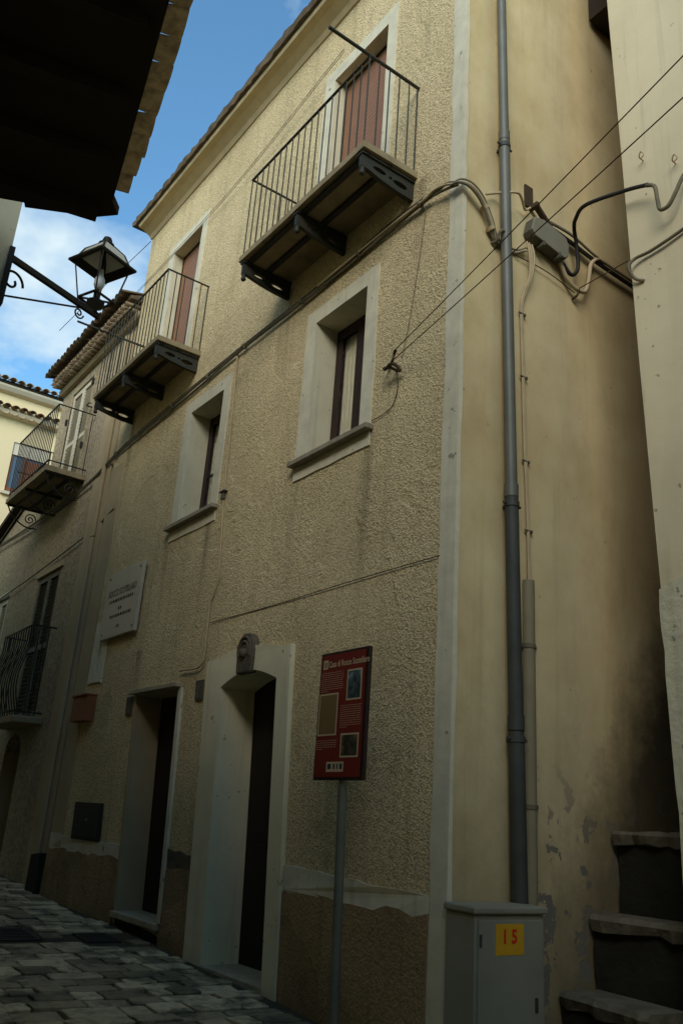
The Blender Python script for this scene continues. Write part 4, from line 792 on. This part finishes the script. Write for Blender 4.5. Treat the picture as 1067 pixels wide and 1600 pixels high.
MB().plate([(ND[0] - .1, ND[2]), (ND[0], ND[2]), (ND[0], ND[3]), (ND[1], ND[3]), (ND[1], ND[2]), (ND[1] + .1, ND[2]), (ND[1] + .1, ND[3] + .12), (ND[0] - .1, ND[3] + .12)], [], lambda u, v, t: (u, NY - t, v), -.01, .02).build('surround', M_grayrough, e_)
for x, z in ((-10.66, 8.1), (-9.47, 8.5), (-9.47, 7.25), (-10.66, 6.95)): MB().box(x - .02, x + .02, NY - .06, NY, z - .06, z + .06).build('hinge', M_iron, e_)
MB().tube(cr([(-9.36, NY, 7.95), (-9.36, NY - .1, 7.95), (-9.2, NY - .12, 7.93), (-9.12, NY - .12, 7.9)], 5), .013, 6).build('shutter_catch', M_iron, e_)
e_ = empty('french_window', (-10, NY, 2.6), parent=h2)
box_reveal(NW, NY - .002, NY + .2, M_pil, e_)
louvre((NW[0] + .01, NW[1] - .01, NW[2] + .02, NW[3] - .02), NY + .03, h2, M_darkpaint, M_iron2)
MB().box(NW[0] - .1, NW[1] + .12, NY - .035, NY + .0, NW[3] + .003, NW[3] + .1).build('lintel', M_pil, e_)
MB().plate([(-10.72, -0.38), (-9.0, -0.38), (-8.92, NY), (-10.8, NY)], [], lambda u, v, t: (u, v, t), 2.50, 2.60).build('balcony_slab', M_slab, e_, bevel=.02)
# bulging wrought-iron railing
pb = empty('bulging_railing', (-9.9, -0.2, 2.6), parent=h2); za, zb = 2.62, 3.98
def bel(t): return 0.02 + 0.13 * math.sin(math.pi * min(1, t * 1.25)) ** 1.3 * (1 - t * .5) if t < .8 else 0.02
def pot(x, y, ox, oy): return cr([(x + ox * bel(t), y + oy * bel(t), za + (zb - za) * t) for t in (0, .1, .2, .32, .45, .6, .8, 1)], 3)
for i in range(13): MB().tube(pot(-10.62 + 1.55 * i / 12, -0.27, 0, -1), .011, 6).build('baluster', M_iron, pb)
for i in range(1, 4):
    for x, s_ in ((-10.62, -1), (-9.07, 1)): MB().tube(pot(x, -0.27 + .3 * i / 4, s_ * .6, -.2), .011, 6).build('baluster', M_iron, pb)
for z, o_ in ((zb, .02), (za + .05, .08)): MB().tube([(-10.62, NY, z), (-10.62, -.27 - o_, z), (-9.07, -.27 - o_, z), (-9.07, NY, z)], .014, 6).build('rail', M_iron, pb)
# arched doorway
e_ = empty('arched_doorway', (-10.2, NY, .2), parent=h2); box_reveal(NA, NY - .002, NY + .3, M_pil, e_)
xc = (NA[0] + NA[1]) / 2; ra = (NA[1] - NA[0]) / 2; ap = [(xc - ra * math.cos(math.pi * i / 12), NA[3] - .3 + .3 * math.sin(math.pi * i / 12)) for i in range(13)]
MB().plate([(NA[0] - .0, NA[3])] + ap[:7], [], lambda u, v, t: (u, NY - t, v), -.28, .003).plate([(NA[1], NA[3])] + ap[:5:-1], [], lambda u, v, t: (u, NY - t, v), -.28, .003).build('arch_spandrel', M_grayrough, e_)
MB().box(NA[0], NA[1], NY + .25, NY + .29, .2, 2.42).build('door_leaf', M_door, e_)
# pilaster at party wall
MB().box(-8.42, -7.70, NY - .05, NY + .01, -.3, 8.7).build('pilaster', M_pil, h2, bevel=.01)
MB().box(-7.98, -7.86, NY - .10, NY - .05, 5.2, 8.7).box(-7.98, -7.86, NY - .10, NY - .05, -.3, 5.2 - .003).build('flat_duct', M_pil, h2, bevel=.02)
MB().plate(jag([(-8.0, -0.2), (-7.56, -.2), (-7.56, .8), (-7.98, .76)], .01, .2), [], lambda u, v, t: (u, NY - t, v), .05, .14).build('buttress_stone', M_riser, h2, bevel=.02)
# roof with two-row tile cornice
r2_ = empty('roof', (-9.5, 0, NT), parent=h2)
MB().plate([(NY, NT - .05), (-.02, NT - .05), (-.05, NT - .01), (-.06, NT + .03), (NY, NT + .03)], [], lambda u, v, t: (t, u, v), N0 + .01, -7.50).build('cornice', M_pil, r2_, bevel=.006)
MB().add([(x, y, z) for x in (N0 - .02, -7.48) for y, z in ((-.20, NT + .20), (-.22, NT + .24), (3.5, NT + 1.6), (7.1, NT + .3), (7.1, NT + .2))], [(0, 1, 6, 5), (1, 2, 7, 6), (2, 3, 8, 7), (3, 4, 9, 8), (4, 0, 5, 9), (0, 4, 3, 2, 1), (5, 6, 7, 8, 9)]).build('tile_bed', M_tiledark, r2_)
tiles_row((N0 + .1, -0.26), (-7.5, -0.26), NT + .13, .15, M_tilegrey, r2_, .3, .06, .05, up=False, name='cornice_tile')
tiles_row((N0 + .1, -0.20), (-7.5, -0.20), NT + .07, .15, M_tilegrey, r2_, .3, .055, .05, up=False, name='cornice_tile')
tiles_row((N0 + .05, -0.36), (-7.5, -0.36), NT + .25, .175, M_tiledark, r2_, .45, .09, .28)
# small balcony
e_ = empty('balcony', (-10.2, -.3, 6.5), parent=h2); x0, x1 = -11.30, -9.02
MB().plate(jag([(x0, -.60), (x1, -.60), (x1, NY), (x0, NY)], .004, .3), [], lambda u, v, t: (u, v, t), 6.47, 6.56).build('slab', M_slab, e_, bevel=.008)
for yy in (-.42, -.18): MB().box(x0 + .03, x1 - .03, yy - .02, yy + .02, 6.435, 6.468).build('support_bar', M_iron, e_)
for xb in (x0 + .08, (x0 + x1) / 2, x1 - .08):
    b_ = MB().box(xb - .02, xb + .02, -.58, NY, 6.43, 6.468)
    b_.tube(cr([(xb, -.56, 6.43), (xb, -.48, 6.30), (xb, -.32, 6.17), (xb, -.16, 6.11), (xb, .0, 6.12)], 5), .013, 6)
    b_.tube([(xb, -.14 + (.11 - .10 * t) * math.cos(t * 11), 6.27 + (.11 - .10 * t) * math.sin(t * 11)) for t in [i / 30 for i in range(31)]], .011, 6)
    b_.build('scroll_bracket', M_iron, e_)
xl, xr, yr, z0, z1 = x0 + .05, x1 - .05, -.57, 6.56, 7.68
for z in (z1, 6.66):
    MB().bar((xl, yr, z), (xr, yr, z), .024, .014).build('rail', M_iron, e_)
    for xx in (xl, xr): MB().bar((xx, yr, z), (xx, NY + .02, z), .024, .014).build('rail', M_iron, e_)
pr = MB().tube([(xl, yr, z0 - .02), (xl, yr, z1 - .005)], .008, 6).build('baluster', M_iron, e_)
for i in range(1, 21): inst(pr, 'baluster', (xl + (xr - xl) * i / 20, yr, W[pr].z), e_)
for xx in (xl, xr):
    for i in range(1, 4): inst(pr, 'baluster', (xx, yr + .6 * i / 3 - (.02 if i == 3 else 0), W[pr].z), e_)
for x in (xl, ): MB().bar((x, yr + .05, 7.12), (x, NY, 7.12), .02, .014).build('rail', M_iron, e_)

# lower house further left
h3 = empty('low_house', (-14, .5, .5), 'low grey house with a dark sloping eave at the far left of the lane', 'house')
m = MB(); LW = (-13.4, -12.45, 3.3, 5.05)
for a_, b_, c_, d_ in ((-17.5, LW[0], -.3, 5.05), (LW[1], -11.305, -.3, 5.05), (LW[0], LW[1], -.3, LW[2])): m.add([(a_, NY + .02, c_), (b_, NY + .02, c_), (b_, NY + .02, d_), (a_, NY + .02, d_)], [(0, 1, 2, 3)])
m.add([(-17.5, NY + .02, 5.05), (-11.305, NY + .02, 5.05), (-11.305, NY + .02, 7.25), (-17.5, NY + .02, 5.5)], [(0, 1, 2, 3)])
m.add([(-17.5, NY + .02, -.3), (-17.5, 6, -.3), (-17.5, 6, 5.5), (-17.5, NY + .02, 5.5), (-11.305, 6, 7.25), (-11.305, NY + .02, 7.25), (-11.305, 6, -.3)], [(0, 1, 2, 3), (3, 2, 4, 5), (1, 6, 4, 2)])
m.build('wall', M_grayrough, h3)
MB().bar((-17.6, -.02, 5.55), (-11.31, -.02, 7.40), .14, .10).build('eave_board', M_soffit, h3)
MB().bar((-17.6, 3.3, 5.64), (-11.31, 3.3, 7.50), 6.4, .08).build('roof_slab', M_tiledark, h3)
box_reveal(LW, NY + .018, NY + .2, M_pil, h3); louvre((LW[0] + .01, LW[1] - .01, LW[2] + .01, LW[3] - .02), NY + .05, h3, M_louvre, M_slat)
MB().box(LW[0] - .08, LW[1] + .08, NY - .02, NY + .018, LW[3] + .003, LW[3] + .1).build('lintel', M_louvre, h3)

# ------------------------------------------------------------------ yellow house closing the lane
yh = empty('yellow_house', (-20, 0, .7), 'sunny yellow house with tiled eaves closing the far end of the lane', 'house')
YX = -18.0; YW = (0.76, 1.75, 8.98, 10.40)
m = MB()
for a_, b_, c_, d_ in ((-6, YW[0], 0, 12.0), (YW[1], 6, 0, 12.0), (YW[0], YW[1], 0, YW[2]), (YW[0], YW[1], YW[3], 12.0)): m.add([(YX, a_, c_), (YX, b_, c_), (YX, b_, d_), (YX, a_, d_)], [(0, 1, 2, 3)])
m.add([(YX, -6, 0), (-27, -6, 0), (-27, 6, 0), (YX, 6, 0), (YX, -6, 12), (-27, -6, 12), (-27, 6, 12), (YX, 6, 12)], [(0, 1, 5, 4), (1, 2, 6, 5), (2, 3, 7, 6), (4, 5, 6, 7)])
m.build('wall', M_yellow, yh)
MB().plate([(YX, 11.66), (YX + .14, 11.70), (YX + .22, 11.80), (YX + .24, 11.86), (YX, 11.86)], [], lambda u, v, t: (u, t, v), -6.1, 6.1).build('gutter', M_gutter, yh, bevel=.02)
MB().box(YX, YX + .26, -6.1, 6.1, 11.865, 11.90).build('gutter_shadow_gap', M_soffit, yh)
tiles_row((YX + .34, -1.2), (YX + .34, 3.4), 11.95, .22, M_tilepale, yh, .5, .1, .3, yoff=(-1, 0))
MB().add([(YX + .3, y, 11.92) for y in (-6.1, 6.1)] + [(-27.2, y, 14.2) for y in (-6.1, 6.1)] + [(-27.2, y, 11.9) for y in (-6.1, 6.1)], [(0, 1, 3, 2), (2, 3, 5, 4), (0, 2, 4), (1, 5, 3)]).build('roof', M_tile, yh)
MB().plate([(YX, 11.0), (YX + .18, 11.05), (YX + .25, 11.14), (YX, 11.25)], [], lambda u, v, t: (u, t, v), -6.0, 6.0).build('string_course', M_gutter, yh)
tiles_row((YX + .32, -1.2), (YX + .32, 3.4), 11.20, .22, M_tile, yh, .4, .1, .35, yoff=(-1, 0))
tiles_row((YX + .24, -1.2), (YX + .24, 3.4), 11.08, .22, M_tilepale, yh, .3, .085, .1, yoff=(-1, 0), up=False, name='cornice_tile')
yw = empty('window', (YX, 1.2, 9), parent=yh)
MB().add([(x, y, z) for x in (YX + .0, YX - .2) for y, z in ((YW[0], YW[2]), (YW[1], YW[2]), (YW[1], YW[3]), (YW[0], YW[3]))], [(0, 1, 5, 4), (1, 2, 6, 5), (2, 3, 7, 6), (3, 0, 4, 7)]).build('reveal', M_gutter, yw)
MB().box(YX - .1, YX - .08, YW[0] + .06, YW[1] - .06, YW[2] + .06, 10.05).build('pane', M_glass, yw)
MB().box(YX - .08, YX - .03, YW[0] + .02, YW[1] - .02, 10.06, YW[3] - .01).build('shutter_box', M_gutter, yw)
MB().box(YX - .09, YX - .04, 1.18, 1.62, 9.04, 9.98).build('curtain', M_brownbox, yw)
MB().box(YX - .09, YX - .04, YW[0] + .02, YW[0] + .06, YW[2], 10.06).box(YX - .09, YX - .04, 1.10, 1.16, YW[2], 10.06).box(YX - .09, YX - .04, YW[0] + .06, 1.1, YW[2] + .0, YW[2] + .16).build('frame', M_brownbox, yw)
MB().box(YX, YX + .1, YW[0] - .1, YW[1] + .1, YW[2] - .08, YW[2] - .003).build('sill', M_gutter, yw)

# ------------------------------------------------------------------ opposite house with the dark overhanging eave
d = Vector((-0.977, 0.215, 0)).normalized(); nn = Vector((0.215, 0.977, 0)).normalized(); CP = Vector((4.3, -4.0, 0)); EH = 5.40
def op(s_, o_, z): p = CP + d * s_ + nn * o_; return (p.x, p.y, z)   # s along the eave (to the far end), o towards the street
oh = empty('opposite_house', op(2, -2, 0), 'dark overhanging tiled eave of the house on the near side of the lane', 'house')
S0, S1 = -2.7, 5.35
MB().add([op(s_, o_, z) for s_, o_ in ((S0, -.62), (S1 - .1, -.62), (S1 - .1, -5), (S0, -5)) for z in (-.4, EH)], [(0, 2, 3, 1), (2, 4, 5, 3), (4, 6, 7, 5), (6, 0, 1, 7)]).build('wall', M_white, oh)
sfo = [(S0 - .2, .26), (S1 - .1, .26), (S1 + .02, .32), (S1 + .12, .18), (S1 + .19, -.05), (S1 + .27, -.30), (S1 + .22, -.31), (S1 + .28, -.55), (S1 + .35, -.8), (S1 + .4, -5), (S0 - .2, -5)]
MB().plate(sfo, [], lambda u, v, t: op(u, v, t + max(0, -v) * 0.02), EH, EH + .07).build('soffit', M_soffit, oh)
rfm = MB(); rfm.add([op(s_, o_, z) for s_ in (S0 - .2, S1 + .1) for o_, z in ((.22, EH + .072), (.22, EH + .12), (-2.8, EH + 1.3), (-5, EH + .1))], [(0, 1, 5, 4), (1, 2, 6, 5), (2, 3, 7, 6), (3, 0, 4, 7), (0, 3, 2, 1), (4, 5, 6, 7)])
rfm.build('roof', M_tiledark, oh)
for i in range(15):
    s_ = S0 + .2 + i * .56
    if s_ < S1: MB().add([op(s_ + q, o_, z) for q in (-.05, .05) for o_ in (.18, -.62) for z in (EH - .10, EH - .002)], [(0, 1, 3, 2), (4, 6, 7, 5), (0, 4, 5, 1), (2, 3, 7, 6), (1, 5, 7, 3), (0, 2, 6, 4)]).build('rafter', M_soffit, oh)
# row of pale tiles reaching past the dark board: wide at the lip, narrow at the board
v_, f_ = [], []
n = 6
for (y, q) in ((0.0, 1.0), (0.30, 0.78)):
    for rr_ in (0.112 * q, 0.112 * q - .014): v_ += [(rr_ * math.cos(math.pi + math.pi * i / n), y, rr_ * math.sin(math.pi + math.pi * i / n) * .20) for i in range(n + 1)]
k = n + 1
for i in range(n): f_ += [(i, i + 1, 2 * k + i + 1, 2 * k + i), (k + i, 3 * k + i, 3 * k + i + 1, k + i + 1), (i, k + i, k + i + 1, i + 1)]
me = bpy.data.meshes.new('eave_tile'); me.from_pydata(v_, [], f_); me.materials.append(M_tileeave); me.polygons.foreach_set('use_smooth', [True] * len(f_)); fix_normals(me)
s_ = S0
while s_ < S1 - .05:
    o = bpy.data.objects.new('eave_tile', me); col.objects.link(o); o.parent = oh
    W[o] = Vector(op(s_, .385 + random.uniform(-.012, .012) - .06 * smooth(s_, 4.6, 5.4), EH + .10 + random.uniform(-.006, .006))); o.location = W[o] - W[oh]
    o.rotation_euler = (-.12 + random.uniform(-.03, .03), random.uniform(-.05, .05), math.atan2(-nn.y, -nn.x) - math.pi / 2 + random.uniform(-.03, .03)); s_ += .206

# next house on that side with jettied upper storey carrying the lamp
jh = empty('jettied_house', (-6, -4, .3), 'pale wall corner of the jettied house carrying the street lamp at the left edge', 'house')
jx, jy = -1.72, -3.03
m = MB(); m.add([(jx, jy, 4.83), (-14, jy - .2, 4.83), (-14, -8, 4.83), (jx, -8, 4.83), (jx + .10, jy - .03, 8.6), (-14, jy - .2, 8.6), (-14, -8, 8.6), (jx + .1, -8, 8.6)], [(0, 1, 5, 4), (1, 2, 6, 5), (2, 3, 7, 6), (3, 0, 4, 7), (4, 5, 6, 7)])
m.build('upper_wall', M_white, jh)
MB().box(-14, jx - .03, -8, jy - .04 - .2, 4.70, 4.828).build('jetty_beam', M_soffit, jh)
MB().box(-14, jx - .6, -8, jy - .75, -.2, 4.70).build('lower_wall', M_pil, jh)
MB().box(-14.3, jx + .1, -8.3, jy - .1, 8.602, 8.75).build('roof', M_tiledark, jh)

# added block behind the near row, unseen, placed to shade the lane
th_ = empty('added_shade_house', (3, -14, 0), 'unseen tall house block added behind the near row to shade the lane', 'house')
MB().box(-12, 16, -20, -9.5, -.5, 11.3).build('wall', M_pil, th_)
MB().add([(x, y, z) for x in (-12.3, 16.3) for y, z in ((-9.2, 11.3), (-14.8, 13.1), (-20.3, 11.3))], [(0, 1, 4, 3), (1, 2, 5, 4), (0, 3, 5, 2), (0, 2, 1), (3, 4, 5)]).build('roof', M_tile, th_)

eh_ = empty('added_end_blocker', (15, -1, -.4), 'unseen house block added behind the viewer to cut light from the lane end', 'house')  # added out of view to block light from the open lane end
MB().box(12.5, 18, -9.4, 9, -.6, 9.0).build('wall', M_pil, eh_)
MB().add([(x, y, z) for y in (-9.6, 9.2) for x, z in ((12.2, 9.0), (15.2, 10.6), (18.3, 9.0))], [(0, 1, 4, 3), (1, 2, 5, 4), (0, 3, 5, 2), (0, 2, 1), (3, 4, 5)]).build('roof', M_tile, eh_)

# ------------------------------------------------------------------ street lamp on its bracket
lp = empty('street_lamp', (-1.74, -3.04, 5.27), 'black iron wall lantern on a long bracket arm against the sky', 'street lamp')
LA = Vector((-2.04, -2.25, 0)); PA = Vector((-1.72, -3.03, 0)); ad = (LA - PA).normalized()
MB().bar((PA.x, PA.y, 5.27), tuple(LA + ad * .06 + Vector((0, 0, 5.27))), .035, .05).build('arm', M_iron, lp, bevel=.004)
MB().tube([tuple(PA + Vector((0, 0, 4.93))), tuple(PA + ad * .70 + Vector((0, 0, 5.24)))], .008, 6).build('stay_rod', M_iron, lp)
MB().obox(tuple(PA + Vector((0, 0, 5.1))), (.03, 0, 0), (0, .02, 0), (0, 0, .25)).build('wall_plate', M_iron, lp)
def scroll(c_, r_, turns, sgn): return [tuple(c_ + ad * (r_ * (1 - .75 * t) * math.cos(sgn * t * turns * 6.28)) + Vector((0, 0, r_ * (1 - .75 * t) * math.sin(sgn * t * turns * 6.28)))) for t in [i / 26 for i in range(27)]]
MB().tube(scroll(PA + ad * .70 + Vector((0, 0, 5.19)), .05, 1.4, -1), .007, 6).build('scroll', M_iron, lp)
MB().tube(scroll(PA + ad * .06 + Vector((0, 0, 5.09)), .10, 1.1, 1), .010, 6).build('scroll', M_iron, lp)
ta = math.atan2(.92, .38)
def sq(r_, z, k): t = ta + k * math.pi / 2; return Vector((LA.x + r_ * math.cos(t), LA.y + r_ * math.sin(t), z))
zb_, zbr, zt_ = 5.40, 5.74, 5.95
lb = MB().lathe((LA.x, LA.y, 5.27), [(0, 0), (.03, 0), (.025, .04), (.07, .07), (.075, .11), (.03, .14), (.03, .2), (0, .2)], 12); lb.build('lamp_socket', M_iron, lp)
fr = MB()
for k in range(4): fr.bar(sq(.15, zb_, k), sq(.15, zb_, k + 1), .016, .016).bar(sq(.15, zb_, k), (LA.x, LA.y, zb_), .014, .014)
fr.build('base_frame', M_iron, lp)
for k in range(4): MB().bar(sq(.15, zb_, k), sq(.225, zbr, k), .012, .012).build('strut', M_iron, lp)
br = MB()
for k in range(4):
    a0, a1, b0, b1 = sq(.285, zbr, k), sq(.285, zbr, k + 1), sq(.195, zbr + .03, k), sq(.195, zbr + .03, k + 1)
    br.add([a0, a1, b1, b0] + [p + Vector((0, 0, .02)) for p in (a0, a1, b1, b0)], [(0, 1, 2, 3), (7, 6, 5, 4), (0, 4, 5, 1), (3, 2, 6, 7)])
br.build('brim', M_iron, lp)
rfp = MB(); rib = MB(); gl = MB()
for k in range(4):
    a0, a1, b0, b1 = sq(.215, zbr + .05, k), sq(.215, zbr + .05, k + 1), sq(.07, zt_, k), sq(.07, zt_, k + 1); m0, m1 = sq(.165, zbr + .14, k), sq(.165, zbr + .14, k + 1)
    rfp.add([a0, a1, m1, m0, b0, b1], [(0, 1, 2, 3), (3, 2, 5, 4)])
    rib.tube([a0, m0, b0], .010, 5)
    c0, c1 = sq(.2, zbr + .045, k), sq(.2, zbr + .045, k + 1); gl.add([c0 * .9 + c1 * .1, c0 * .1 + c1 * .9, Vector((LA.x, LA.y, zt_ - .02))], [(0, 1, 2)])
rfp.build('hood', M_hood, lp); rib.build('hood_ribs', M_iron, lp); gl.build('inner_pane', M_milk, lp)
MB().lathe((LA.x, LA.y, zt_ - .01), [(0.08, 0), (.07, .02), (.03, .035), (.045, .055), (.035, .085), (0, .1)], 10).build('finial', M_iron, lp)
MB().lathe((LA.x, LA.y, 5.50), [(0, 0), (.03, .01), (.045, .05), (.045, .10), (.025, .14), (.02, .20), (0, .2)], 12).build('bulb', M_milk, lp)
MB().tube([(LA.x, LA.y, 5.46), (LA.x, LA.y, 5.95)], .012, 6).build('centre_rod', M_iron, lp)
